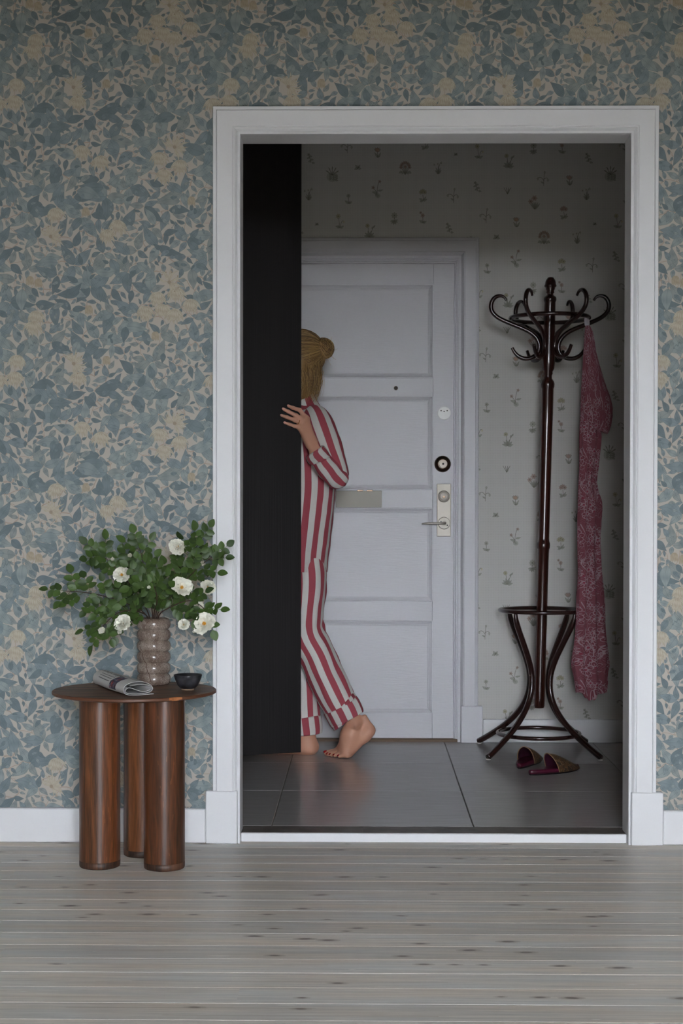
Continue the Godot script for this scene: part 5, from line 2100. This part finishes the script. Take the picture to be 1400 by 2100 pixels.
func cloth_tube(st: SurfaceTool, ctr: Array, ra: Array, rb: Array, per: int, stripes: float, ref: Vector3, wave: Callable, turn := 0.0, across := false) -> void:
	var sp := spline(ctr, per)
	var a := spline1(ra, per)
	var b := spline1(rb, per)
	var n := 72
	var rows := []
	var us := PackedFloat32Array()
	var vs := PackedFloat32Array()
	# equal arc lengths round the widest ring, so that the stripes keep their width
	var arc := PackedFloat32Array([0.0])
	var mid := sp.size() / 2
	for j in n:
		var a0 := TAU * j / n
		var a1 := TAU * (j + 1) / n
		arc.append(arc[j] + Vector2(a[mid] * (cos(a1) - cos(a0)), b[mid] * (sin(a1) - sin(a0))).length())
	for j in n + 1:
		us.append(arc[j] / arc[n] * stripes + turn)
	var last := sp.size() - 1
	var along := 0.0
	for i in sp.size():
		var t := (sp[mini(i + 1, last)] - sp[maxi(i - 1, 0)]).normalized()
		var nrm := (ref - t * ref.dot(t)).normalized()
		var bi := t.cross(nrm)
		if i:
			along += sp[i].distance_to(sp[i - 1])
		vs.append(along * 12.0)
		var r := PackedVector3Array()
		for j in n + 1:
			var an := TAU * (j % n) / n
			var w: float = wave.call(an, float(i) / last, sp[i])
			r.append(sp[i] + nrm * (cos(an) * a[i] * w) + bi * (sin(an) * b[i] * w))
		rows.append(r)
	if not across:
		skin_rows(st, rows, us, vs)
		return
	for i in last:
		for j in n:
			quad(st, rows[i][j], rows[i][j + 1], rows[i + 1][j + 1], rows[i + 1][j], Vector2(vs[i] * 1.6 + turn, us[j]), Vector2(vs[i] * 1.6 + turn, us[j + 1]), Vector2(vs[i + 1] * 1.6 + turn, us[j + 1]), Vector2(vs[i + 1] * 1.6 + turn, us[j]))


func build_person() -> void:
	var t := thing("person", "barefoot woman in red and white striped pyjamas stepping behind the dark door", "person", Vector3(at(640, 1549, -1.5).x, HALL, -1.5))
	var nz := noise(23, 1.0, 2)
	# ------------------------------------------------ body
	var zb := -1.50
	var hip_n := at(622, 1135, -1.45)
	var hip_f := at(618, 1135, -1.585)
	var knee_n := at(627, 1290, -1.425)
	var ank_n := at(730, 1487, -1.425)
	var knee_f := at(612, 1310, -1.56)
	var ank_f := at(628, 1508, -1.515)
	var sh_n := at(648, 872, -1.365)
	var sh_f := at(606, 872, -1.64)
	var elb_n := at(692, 974, -1.333)
	var wri_n := at(637, 908, -1.272)
	var st := new_st(true)
	var waist := at(622, 1030, zb)
	var chest := at(622, 920, zb)
	var neck := at(618, 835, zb)
	var skull := at(604, 738, zb)
	nets(st, [
		[at(622, 1130, -1.465), at(620, 1130, -1.535), 0.062, 0.062], [at(622, 1120, zb), waist, 0.072, 0.07],
		[at(622, 1030, -1.47), at(622, 930, -1.45), 0.07, 0.075], [at(622, 1030, -1.53), at(618, 930, -1.55), 0.07, 0.075],
		[chest, neck, 0.075, 0.048], [sh_n, sh_f, 0.045, 0.045], [neck, skull, 0.047, 0.05],
		[hip_n, knee_n, 0.050, 0.040], [hip_f, knee_f, 0.050, 0.040], [knee_n, knee_n.lerp(ank_n, 0.35), 0.046, 0.045], [knee_n.lerp(ank_n, 0.35), ank_n, 0.045, 0.027],
		[knee_f, knee_f.lerp(ank_f, 0.35), 0.046, 0.045], [knee_f.lerp(ank_f, 0.35), ank_f, 0.045, 0.028],
		[sh_n, elb_n, 0.034, 0.022], [elb_n, elb_n.lerp(wri_n, 0.4), 0.022, 0.027],
		[sh_f, at(560, 960, -1.63), 0.036, 0.028], [at(560, 960, -1.63), at(490, 900, -1.60), 0.03, 0.022],
	], 0.012, 0.03)
	# head, turned to the left, away from the camera
	var hx := Vector3(-0.98, 0.0, -0.2).normalized()     # where the face looks
	var hz := hx.cross(Vector3.UP)
	var hp := func(f: float, u: float, s: float) -> Vector3: return skull + hx * f + Vector3.UP * u + hz * s
	nets(st, [
		[hp.call(-0.022, 0.022, 0), hp.call(0.028, 0.026, 0), 0.078, 0.072], [hp.call(0.02, -0.01, 0), hp.call(0.052, -0.068, 0), 0.066, 0.032],
		[hp.call(0.03, -0.05, 0.03), hp.call(0.03, -0.05, -0.03), 0.03, 0.03], [hp.call(0.094, 0.004, 0), hp.call(0.108, -0.026, 0), 0.006, 0.010, 0.012],
		[hp.call(0.08, -0.052, 0.012), hp.call(0.08, -0.052, -0.012), 0.009, 0.009, 0.01], [hp.call(0.078, -0.064, 0.01), hp.call(0.078, -0.064, -0.01), 0.008, 0.008, 0.008],
		[hp.call(0.082, 0.02, 0.045), hp.call(0.088, 0.022, 0.012), 0.008, 0.008, 0.02], [hp.call(0.082, 0.02, -0.045), hp.call(0.088, 0.022, -0.012), 0.008, 0.008, 0.02],
		[hp.call(-0.004, 0.012, 0.078), hp.call(-0.006, -0.022, 0.076), 0.012, 0.008, 0.01], [hp.call(-0.004, 0.012, -0.078), hp.call(-0.006, -0.022, -0.076), 0.012, 0.008, 0.01],
		[hp.call(-0.02, -0.03, 0), neck, 0.05, 0.049], [neck, neck + Vector3(0, -0.05, 0), 0.049, 0.06],
	], 0.0055, 0.022)
	# hand: the palm rests on the free edge of the door, four fingers lie on its front face
	var fz := func(px: float, py: float, lift: float) -> Vector3:
		var p := at(px, py, -1.22)
		return at(px, py, door_face(p.x) + lift)
	var kn := [at(627.5, 858.5, -1.226), at(624.0, 863.0, -1.221), at(620.5, 869.5, -1.222), at(615.5, 876.5, -1.226)]
	var fingers := [
		[kn[0], fz.call(614.5, 841.0, 0.016), fz.call(600.5, 836.5, 0.011), fz.call(591.5, 832.6, 0.008)],
		[kn[1], fz.call(606.5, 852.0, 0.019), fz.call(590.5, 844.0, 0.012), fz.call(581.0, 838.8, 0.008)],
		[kn[2], fz.call(604.0, 861.5, 0.018), fz.call(587.5, 855.5, 0.012), fz.call(577.5, 852.0, 0.008)],
		[kn[3], fz.call(604.0, 874.0, 0.014), fz.call(592.0, 869.8, 0.010), fz.call(584.0, 867.2, 0.0075)],
	]
	var hand := []
	var rad := [[0.0088, 0.0076, 0.0067, 0.0056], [0.0090, 0.0078, 0.0069, 0.0058], [0.0087, 0.0075, 0.0066, 0.0056], [0.0078, 0.0066, 0.0058, 0.0050]]
	for i in 4:
		for j in 3:
			hand.append([fingers[i][j], fingers[i][j + 1], rad[i][j], rad[i][j + 1], 0.004])
		# the knuckle's bump, then the palm's ray
		hand.append([fingers[i][0] + Vector3(0, 0, 0.002), fingers[i][0], 0.0090, 0.0090, 0.006])
		hand.append([wri_n.lerp(at(640, 902, -1.262), 0.5) + (kn[i] - kn[1]) * 0.45, kn[i] + Vector3(0, 0, -0.003), 0.014, 0.0112, 0.012])
	# webs between the fingers
	for i in 3:
		hand.append([(fingers[i][0] as Vector3).lerp(fingers[i][1], 0.22) + Vector3(0, 0, -0.003), (fingers[i + 1][0] as Vector3).lerp(fingers[i + 1][1], 0.22) + Vector3(0, 0, -0.003), 0.0056, 0.0056, 0.007])
	hand.append([(fingers[0][0] as Vector3).lerp(fingers[0][1], 0.5) + Vector3(0, 0, -0.003), (fingers[1][0] as Vector3).lerp(fingers[1][1], 0.45) + Vector3(0, 0, -0.003), 0.0058, 0.0058, 0.006])
	# thumb: leaves the side of the palm and passes behind the door's edge
	hand.append([at(634, 893, -1.268), at(630, 872, -1.280), 0.014, 0.012, 0.012])
	hand.append([at(630, 872, -1.280), at(618, 858, -1.293), 0.011, 0.0092, 0.006])
	hand.append([at(618, 858, -1.293), at(606, 850, -1.288), 0.0092, 0.0072, 0.004])
	hand.append([wri_n, at(629, 892, -1.252), 0.0185, 0.017, 0.014])
	var fore := at(647.5, 930, -1.281)
	hand.append([wri_n + Vector3(0.004, 0.004, 0.004), fore, 0.0185, 0.0225, 0.012])
	hand.append([fore, fore.lerp(elb_n, 0.6), 0.0225, 0.027, 0.012])
	nets(st, hand, 0.003, 0.008)
	# feet: near one on its toes with the heel lifted, far one flat
	var fl := func(px: float, pz: float, h: float) -> Vector3: return Vector3(at(px, 1550, pz).x, HALL + h, pz)
	var shin := knee_n.lerp(ank_n, 0.62)
	var foot := [
		[shin, ank_n + Vector3(-0.004, 0.012, 0), 0.034, 0.0255, 0.02],
		[ank_n + Vector3(-0.006, 0.006, 0), at(716, 1506, -1.43), 0.0285, 0.031, 0.02],
		[at(755, 1499, -1.424), at(747, 1507, -1.426), 0.0235, 0.0235, 0.02], [at(748, 1470, -1.424), at(758, 1497, -1.424), 0.0085, 0.016, 0.02],
		[at(746, 1509, -1.428), at(716, 1544, -1.425), 0.022, 0.0165, 0.022],
		[at(722, 1502, -1.43), at(697, 1537, -1.462), 0.028, 0.017, 0.02], [at(722, 1504, -1.425), at(709, 1544, -1.412), 0.027, 0.0145, 0.02],
		[at(716, 1508, -1.428), at(703, 1541, -1.437), 0.028, 0.017, 0.02],
		[at(729, 1487, -1.395), at(728, 1489, -1.392), 0.008, 0.008, 0.016],
	]
	var toes := [
		[fl.call(693, -1.468, 0.018), fl.call(680, -1.470, 0.0135), fl.call(670.0, -1.472, 0.0105), 0.0135, 0.0118, 0.0105],
		[fl.call(697, -1.452, 0.019), fl.call(683.5, -1.454, 0.016), fl.call(674.0, -1.456, 0.0085), 0.0108, 0.0088, 0.0084],
		[fl.call(701, -1.440, 0.019), fl.call(688.5, -1.445, 0.016), fl.call(679.5, -1.448, 0.008), 0.0102, 0.0082, 0.0080],
		[fl.call(706, -1.422, 0.017), fl.call(695.0, -1.427, 0.0145), fl.call(687.0, -1.430, 0.0078), 0.0098, 0.0078, 0.0076],
		[fl.call(712, -1.406, 0.014), fl.call(703.0, -1.409, 0.012), fl.call(696.0, -1.412, 0.0075), 0.0092, 0.0076, 0.0073],
	]
	for q in toes:
		foot.append([q[0], q[1], q[3], q[4], 0.005])
		foot.append([q[1], q[2], q[4], q[5], 0.004])
		foot.append([at(710, 1534, -1.43).lerp(q[0], 0.35), q[0], 0.015, q[3], 0.010])
	nets(st, foot, 0.003, 0.012)
	# far foot
	var hx2 := at(636, 1549, -1.515).x
	var g := func(dx: float, h: float, z: float) -> Vector3: return Vector3(hx2 + dx, HALL + h, z)
	var foot2 := [
		[knee_f.lerp(ank_f, 0.62), ank_f + Vector3(0, 0.01, 0), 0.036, 0.029, 0.02], [ank_f, g.call(0.004, 0.03, -1.513), 0.030, 0.029, 0.02],
		[g.call(-0.004, 0.0265, -1.515), g.call(-0.012, 0.026, -1.516), 0.0265, 0.026, 0.02], [g.call(-0.02, 0.045, -1.517), g.call(-0.10, 0.026, -1.53), 0.032, 0.023, 0.02],
		[g.call(-0.02, 0.022, -1.512), g.call(-0.13, 0.016, -1.51), 0.021, 0.015, 0.02], [g.call(-0.10, 0.026, -1.53), g.call(-0.145, 0.017, -1.545), 0.022, 0.016, 0.016],
	]
	for k in 5:
		foot2.append([g.call(-0.140 + k * 0.010, 0.015, -1.555 + k * 0.014), g.call(-0.196 + k * 0.014 + k * k * 0.0012, 0.0095 - k * 0.0004, -1.558 + k * 0.0155), 0.0125 - k * 0.0008, 0.0098 - k * 0.0006, 0.006])
	nets(st, foot2, 0.0042, 0.014)
	part(st, "body", M.skin, t)
	# nails
	var nails: SurfaceTool
	for k in 5:
		nails = new_st(true)
		var q = toes[k]
		var d: Vector3 = (q[2] - q[1]).normalized()
		var upv := (Vector3.UP - d * d.y).normalized()
		var c: Vector3 = q[2] + upv * (q[5] * 0.62) + d * (q[5] * 0.38)
		ellipsoid(nails, c, d * (q[5] * 0.92), upv * (q[5] * 0.5), d.cross(upv) * (q[5] * 0.86))
		part(nails, "toenail", M.nail_red, t).set_meta("label", "red varnished toenail")
	for i in 4:
		nails = new_st(true)
		var d: Vector3 = (fingers[i][3] - fingers[i][2]).normalized()
		var upv := (Vector3(0.38, 0, 0.92) - d * d.dot(Vector3(0.38, 0, 0.92))).normalized()
		ellipsoid(nails, fingers[i][3] + upv * 0.0036 + d * 0.0012, d * 0.0056, upv * 0.0026, d.cross(upv) * 0.0047)
		part(nails, "fingernail", M.nail, t)
	for s in [-1.0, 1.0]:
		var eyes := new_st(true)
		ball(eyes, hp.call(0.075, 0.006, s * 0.031), 0.0125)
		part(eyes, "eye", M.eye, t)
	# a thin gold ring on the third finger
	st = new_st(true)
	var rc: Vector3 = (fingers[2][0] as Vector3).lerp(fingers[2][1], 0.52)
	var rd: Vector3 = (fingers[2][1] - fingers[2][0]).normalized()
	var r1 := rd.cross(Vector3.UP).normalized()
	rod(st, ring_pts(rc, 0.0098, 24, r1, rd.cross(r1)), 0.0012, 0.0012, 8, true)
	part(st, "finger_ring", M.gold, t)

	# ------------------------------------------------ hair
	build_hair(t, skull, hx, hz)

	# ------------------------------------------------ pyjamas
	var shirt := new_st(true)
	var S := [[1170, 672, 0.105, 0.158], [1130, 675.5, 0.108, 0.158], [1085, 681, 0.110, 0.150], [1040, 686.5, 0.112, 0.142], [1000, 690, 0.113, 0.138], [950, 689, 0.113, 0.140], [905, 684, 0.110, 0.148], [872, 676, 0.100, 0.158], [854, 665, 0.086, 0.135], [842, 655, 0.072, 0.095], [832, 648, 0.062, 0.070], [822, 642, 0.054, 0.058], [814, 639, 0.051, 0.055]]
	var ctr := []
	var ra := []
	var rb := []
	for q in S:
		ctr.append(at(q[1] - q[2] * 539.0, q[0], zb))
		ra.append(q[2])
		rb.append(q[3])
	cloth_tube(shirt, ctr, ra, rb, 5, 16.0, Vector3.RIGHT, func(a: float, v: float, p: Vector3) -> float:
		var low := 1.0 - smoothstep(0.35, 0.6, v)
		return 1.0 + low * 0.045 * sin(a * 5.0 + p.y * 4.0 + 0.6) * (1.0 - pow(absf(cos(a)), 8.0) * 0.7) + 0.03 * nz.get_noise_3d(cos(a) * 2.5, sin(a) * 2.5, p.y * 9.0), 0.30)
	var sh := part(shirt, "pyjama_shirt", M.stripe, t)
	# yoke over the shoulders, its stripes running across
	var yk := new_st(true)
	cloth_tube(yk, ctr.slice(6, 12), ra.slice(6, 12).map(func(q): return q + 0.0035), rb.slice(6, 12).map(func(q): return q + 0.0035), 5, 16.0, Vector3.RIGHT, func(a: float, v: float, p: Vector3) -> float: return 1.0 + 0.03 * nz.get_noise_3d(cos(a) * 2.5, sin(a) * 2.5, p.y * 9.0), 0.1, true)
	part(yk, "yoke", M.stripe, sh)
	# sleeve: upper arm, then the forearm folded up against it
	var slv := new_st(true)
	cloth_tube(slv, [at(641, 852, -1.40), at(650, 862, -1.375), at(659, 888, -1.352), at(672, 925, -1.342), at(685, 957, -1.336), at(694, 982, -1.335), at(700, 994, -1.337)],
		[0.040, 0.054, 0.060, 0.057, 0.051, 0.040, 0.012], [0.045, 0.055, 0.058, 0.054, 0.048, 0.036, 0.012], 6, 7.0, Vector3(0.9, 0.4, 0.0).normalized(),
		func(a: float, v: float, p: Vector3) -> float: return 1.0 + 0.05 * sin(v * 16.0 + a * 2.0) * v + 0.05 * nz.get_noise_3d(p.x * 14.0, p.y * 14.0, a), 0.12)
	part(slv, "upper_sleeve", M.stripe, sh)
	slv = new_st(true)
	cloth_tube(slv, [at(706, 996, -1.330), at(701, 990, -1.326), at(691, 980, -1.318), at(677, 966, -1.306), at(664, 951, -1.295), at(655, 940, -1.288), at(650, 933, -1.284)],
		[0.010, 0.034, 0.046, 0.047, 0.044, 0.041, 0.040], [0.010, 0.032, 0.042, 0.042, 0.040, 0.038, 0.037], 6, 6.0, Vector3(0.55, -0.8, 0.2).normalized(),
		func(a: float, v: float, p: Vector3) -> float: return 1.0 + 0.045 * sin(v * 20.0 - a * 2.0) * (1.0 - v * 0.5) + 0.05 * nz.get_noise_3d(p.x * 18.0, p.y * 18.0, a), 0.2)
	part(slv, "forearm_sleeve", M.stripe, sh)
	var cuff := new_st(true)
	cloth_tube(cuff, [at(652.5, 937, -1.284), at(655.5, 941, -1.286), at(651, 934, -1.282), at(646.5, 927.5, -1.278), at(645.5, 926.0, -1.2775), at(648.0, 929.5, -1.279), at(649.5, 932.0, -1.280)],
		[0.041, 0.0445, 0.0455, 0.0430, 0.0380, 0.0270, 0.0225], [0.038, 0.0415, 0.0425, 0.0405, 0.0360, 0.0260, 0.0225], 3, 6.0, Vector3(0.55, -0.8, 0.2).normalized(),
		func(a: float, v: float, p: Vector3) -> float: return 1.0 + 0.04 * sin(a * 3.0 + 1.0), 0.55)
	part(cuff, "sleeve_cuff", M.stripe, sh)
	# far sleeve, behind the door
	slv = new_st(true)
	cloth_tube(slv, [at(612, 866, -1.60), at(600, 888, -1.635), at(578, 930, -1.64), at(560, 960, -1.632), at(530, 935, -1.62), at(505, 912, -1.606)], [0.05, 0.058, 0.052, 0.046, 0.042, 0.04], [0.05, 0.056, 0.05, 0.046, 0.042, 0.04], 6, 6.0, Vector3(0.5, 0.5, 0.7).normalized(), func(a: float, v: float, p: Vector3) -> float: return 1.0)
	part(slv, "far_sleeve", M.stripe, sh)
	# turned-down collar
	var col := new_st(true)
	cloth_tube(col, [at(612, 834, zb), at(611, 824, zb), at(610, 816, zb), at(611, 813.5, zb), at(613, 819, zb), at(615, 831, zb), at(617, 842, zb)], [0.056, 0.053, 0.054, 0.058, 0.062, 0.069, 0.077], [0.060, 0.056, 0.057, 0.061, 0.066, 0.076, 0.090], 4, 7.0, Vector3.RIGHT, func(a: float, v: float, p: Vector3) -> float: return 1.0 + 0.02 * sin(a * 3.0), 0.4)
	part(col, "collar", M.stripe, sh)

	# trousers
	var fold := func(a: float, v: float, p: Vector3) -> float:
		var kneeb := exp(-pow((v - 0.5) / 0.13, 2.0))
		return 1.0 + (0.05 * kneeb + 0.02) * sin(p.y * 46.0 + a * 1.5) * (0.5 + 0.5 * sin(a + 0.8)) + 0.035 * sin(a * 4.0 + p.y * 5.0) + 0.05 * nz.get_noise_3d(cos(a) * 2.0, sin(a) * 2.0, p.y * 8.0)
	var tr := new_st(true)
	cloth_tube(tr, [at(626, 1120, -1.45), at(629, 1162, -1.432), at(631, 1200, -1.42), at(627.5, 1245, -1.42), at(624.5, 1280, -1.423), at(632, 1310, -1.425), at(650, 1344, -1.425), at(668, 1386, -1.425), at(687, 1426, -1.425), at(704, 1458, -1.425)],
		[0.056, 0.069, 0.070, 0.066, 0.068, 0.070, 0.067, 0.068, 0.068, 0.061], [0.060, 0.074, 0.074, 0.068, 0.066, 0.068, 0.068, 0.068, 0.065, 0.059], 7, 9.0, Vector3.RIGHT, fold, 0.62)
	var legs := part(tr, "pyjama_trousers", M.stripe, t)
	tr = new_st(true)
	cloth_tube(tr, [at(629, 1120, -1.575), at(628, 1170, -1.578), at(622, 1240, -1.57), at(615, 1310, -1.558), at(617, 1370, -1.545), at(621, 1430, -1.53), at(623, 1482, -1.519)],
		[0.074, 0.075, 0.070, 0.066, 0.065, 0.063, 0.062], [0.078, 0.078, 0.072, 0.068, 0.066, 0.064, 0.062], 7, 8.0, Vector3.RIGHT, fold, 0.1)
	part(tr, "far_trouser_leg", M.stripe, legs)
	# the seat joins the legs under the shirt
	tr = new_st(true)
	cloth_tube(tr, [at(622, 1100, zb), at(624, 1130, zb), at(625, 1160, zb), at(626, 1190, zb), at(626, 1204, zb)], [0.07, 0.076, 0.078, 0.070, 0.05], [0.11, 0.12, 0.125, 0.115, 0.09], 5, 16.0, Vector3.RIGHT, func(a: float, v: float, p: Vector3) -> float: return 1.0, 0.3)
	part(tr, "trouser_seat", M.stripe, legs)
	# rolled cuffs
	var cu := new_st(true)
	cloth_tube(cu, [at(700, 1449, -1.425), at(698.5, 1447, -1.425), at(704, 1457, -1.425), at(710, 1470, -1.425), at(712.5, 1475, -1.425), at(710, 1470.5, -1.425)], [0.066, 0.0705, 0.0715, 0.0700, 0.066, 0.055], [0.064, 0.0685, 0.0695, 0.068, 0.064, 0.053], 4, 9.0, Vector3.RIGHT, func(a: float, v: float, p: Vector3) -> float: return 1.0 + 0.025 * sin(a * 4.0 + 0.5) + 0.03 * nz.get_noise_2d(a * 2.0, 3.0), 0.05)
	part(cu, "trouser_cuff", M.stripe, legs)
	cu = new_st(true)
	cloth_tube(cu, [at(622, 1477, -1.52), at(622, 1474, -1.52), at(623.5, 1485, -1.518), at(625.5, 1499, -1.517), at(626, 1504, -1.517), at(625, 1498, -1.517)], [0.062, 0.066, 0.067, 0.065, 0.060, 0.05], [0.062, 0.066, 0.067, 0.065, 0.060, 0.05], 4, 8.0, Vector3.RIGHT, func(a: float, v: float, p: Vector3) -> float: return 1.0 + 0.03 * sin(a * 3.0 + 2.0), 0.65)
	part(cu, "trouser_cuff", M.stripe, legs)


func ellipsoid(st: SurfaceTool, c: Vector3, a: Vector3, b: Vector3, d: Vector3) -> void:
	var rows := []
	var us := PackedFloat32Array()
	var vs := PackedFloat32Array()
	if a.cross(b).dot(d) < 0.0:
		d = -d
	for j in 11:
		us.append(j / 10.0)
	for i in 7:
		var v := -PI / 2 + PI * i / 6.0
		var r := PackedVector3Array()
		for j in 11:
			var u := TAU * (j % 10) / 10.0
			r.append(c + a * (cos(v) * cos(u)) + b * sin(v) - d * (cos(v) * sin(u)))
		rows.append(r); vs.append(v)
	skin_rows(st, rows, us, vs)


func build_hair(t: Node3D, skull: Vector3, hx: Vector3, hz: Vector3) -> void:
	var r := RandomNumberGenerator.new()
	r.seed = 77
	var zb := -1.5
	var bun := at(661, 716, zb + 0.02)
	var hp := func(f: float, u: float, s: float) -> Vector3: return skull + hx * f + Vector3.UP * u + hz * s
	var st := new_st(true)
	nets(st, [
		[hp.call(-0.024, 0.026, 0), hp.call(0.018, 0.036, 0), 0.084, 0.074], [hp.call(-0.05, -0.005, 0), hp.call(-0.042, -0.06, 0), 0.055, 0.035],
		[hp.call(-0.03, -0.01, 0.03), hp.call(-0.02, -0.01, -0.03), 0.056, 0.056], [hp.call(-0.085, 0.03, 0), bun, 0.022, 0.024], [bun, bun + Vector3(0.004, 0.004, 0), 0.034, 0.034],
		[at(633, 770, zb + 0.02), at(628, 806, zb + 0.025), 0.034, 0.022], [at(612, 772, zb + 0.038), at(615, 808, zb + 0.045), 0.044, 0.032],
	], 0.006, 0.025)
	var hair := part(st, "hair", M.hair[1], t)
	# strands combed over the skull into the bun, coils of the bun, and loose ends
	var sts := [new_st(true), new_st(true), new_st(true)]
	var c: Vector3 = hp.call(-0.018, 0.022, 0)
	var base := (bun - c).normalized()
	var ell := Vector3(0.098, 0.090, 0.086)
	for k in 1500:
		var perp := base.cross(Vector3(r.randf_range(-1, 1), r.randf_range(-1, 1), r.randf_range(-1, 1))).normalized()
		var a0 := deg_to_rad(r.randf_range(62.0, 150.0))
		var s := (base * cos(a0) + perp * sin(a0)).normalized()
		# keep the face clear
		if s.dot(hx) > 0.72 and s.y < 0.35:
			continue
		var pts := PackedVector3Array()
		var lift := r.randf_range(0.0, 0.0055)
		for i in 9:
			var q := i / 8.0
			var dir := s.slerp(base, q * 0.96)
			var rr := Vector3(dir.dot(hx), dir.y, dir.dot(hz))
			var rad := 1.0 / (rr / ell).length()
			var p := c + dir * (rad + lift * sin(PI * q))
			if q > 0.8:
				p = p.lerp(bun + (p - bun).normalized() * 0.02, (q - 0.8) * 3.0)
			pts.append(p)
		rod(sts[r.randi_range(0, 2)], pts, r.randf_range(0.0007, 0.0012), 0.0006, 4)
	for k in 420:
		var ax := Vector3(r.randf_range(-1, 1), r.randf_range(-0.6, 0.6), r.randf_range(-1, 1)).normalized()
		if k < 240:
			ax = (Vector3(0.75, 0.5, 0.3) + ax * 0.45).normalized()
		var u := ax.cross(Vector3.UP).normalized()
		var w := ax.cross(u)
		var hgt := r.randf_range(-0.03, 0.03)
		var rad := sqrt(maxf(0.0390 * 0.0390 - hgt * hgt, 0.0001)) * r.randf_range(0.93, 1.03)
		var off := ax * hgt
		var a0 := r.randf() * TAU
		var pts := PackedVector3Array()
		for i in 15:
			var a := a0 + i * 0.36
			pts.append(bun + Vector3(0.004, 0.002, 0) + off + (u * cos(a) + w * sin(a)) * (rad + 0.002 * sin(a * 2.0 + k)))
		rod(sts[r.randi_range(0, 2)], pts, r.randf_range(0.0007, 0.0013), 0.0005, 4)
	# down the nape
	for k in 800:
		var p0 := at(r.randf_range(600, 658), r.randf_range(738, 774), zb + r.randf_range(0.02, 0.085))
		var p3 := at(601.0 + (p0.x - at(600, 750, p0.z).x) * 539.0 * 0.82 + r.randf_range(-5, 7), r.randf_range(790, 826), p0.z - 0.006)
		var p1 := p0.lerp(p3, 0.35) + Vector3(r.randf_range(0.0, 0.014), 0, 0.008)
		var p2 := p0.lerp(p3, 0.72) + Vector3(r.randf_range(0.0, 0.012), 0, 0.004)
		rod(sts[r.randi_range(0, 2)], spline([p0, p1, p2, p3], 4), r.randf_range(0.0006, 0.0010), 0.0003, 4)
	# flyaways
	for k in 26:
		var d := Vector3(r.randf_range(-0.3, 1.0), r.randf_range(-0.9, 0.8), r.randf_range(-0.4, 0.6)).normalized()
		var p0 := bun + d * 0.03
		rod(sts[0], spline([p0, p0 + d * 0.014 + Vector3(0, -0.002, 0), p0 + d * 0.02 + Vector3(r.randf_range(-0.012, 0.012), r.randf_range(-0.022, 0.012), 0)], 4), 0.0006, 0.0003, 3)
	for q in [[662, 760, 661, 812], [658, 770, 652, 812], [655, 742, 664, 790]]:
		var p0 := at(q[0], q[1], zb + 0.03)
		var p1 := at(q[2], q[3], zb + 0.03)
		rod(sts[0], spline([p0, p0.lerp(p1, 0.5) + Vector3(0.006, 0, 0), p1], 5), 0.0007, 0.0003, 3)
	for k in 3:
		var mi := part(sts[k], "strands", M.hair[k], hair)
		mi.set_meta("kind", "stuff")
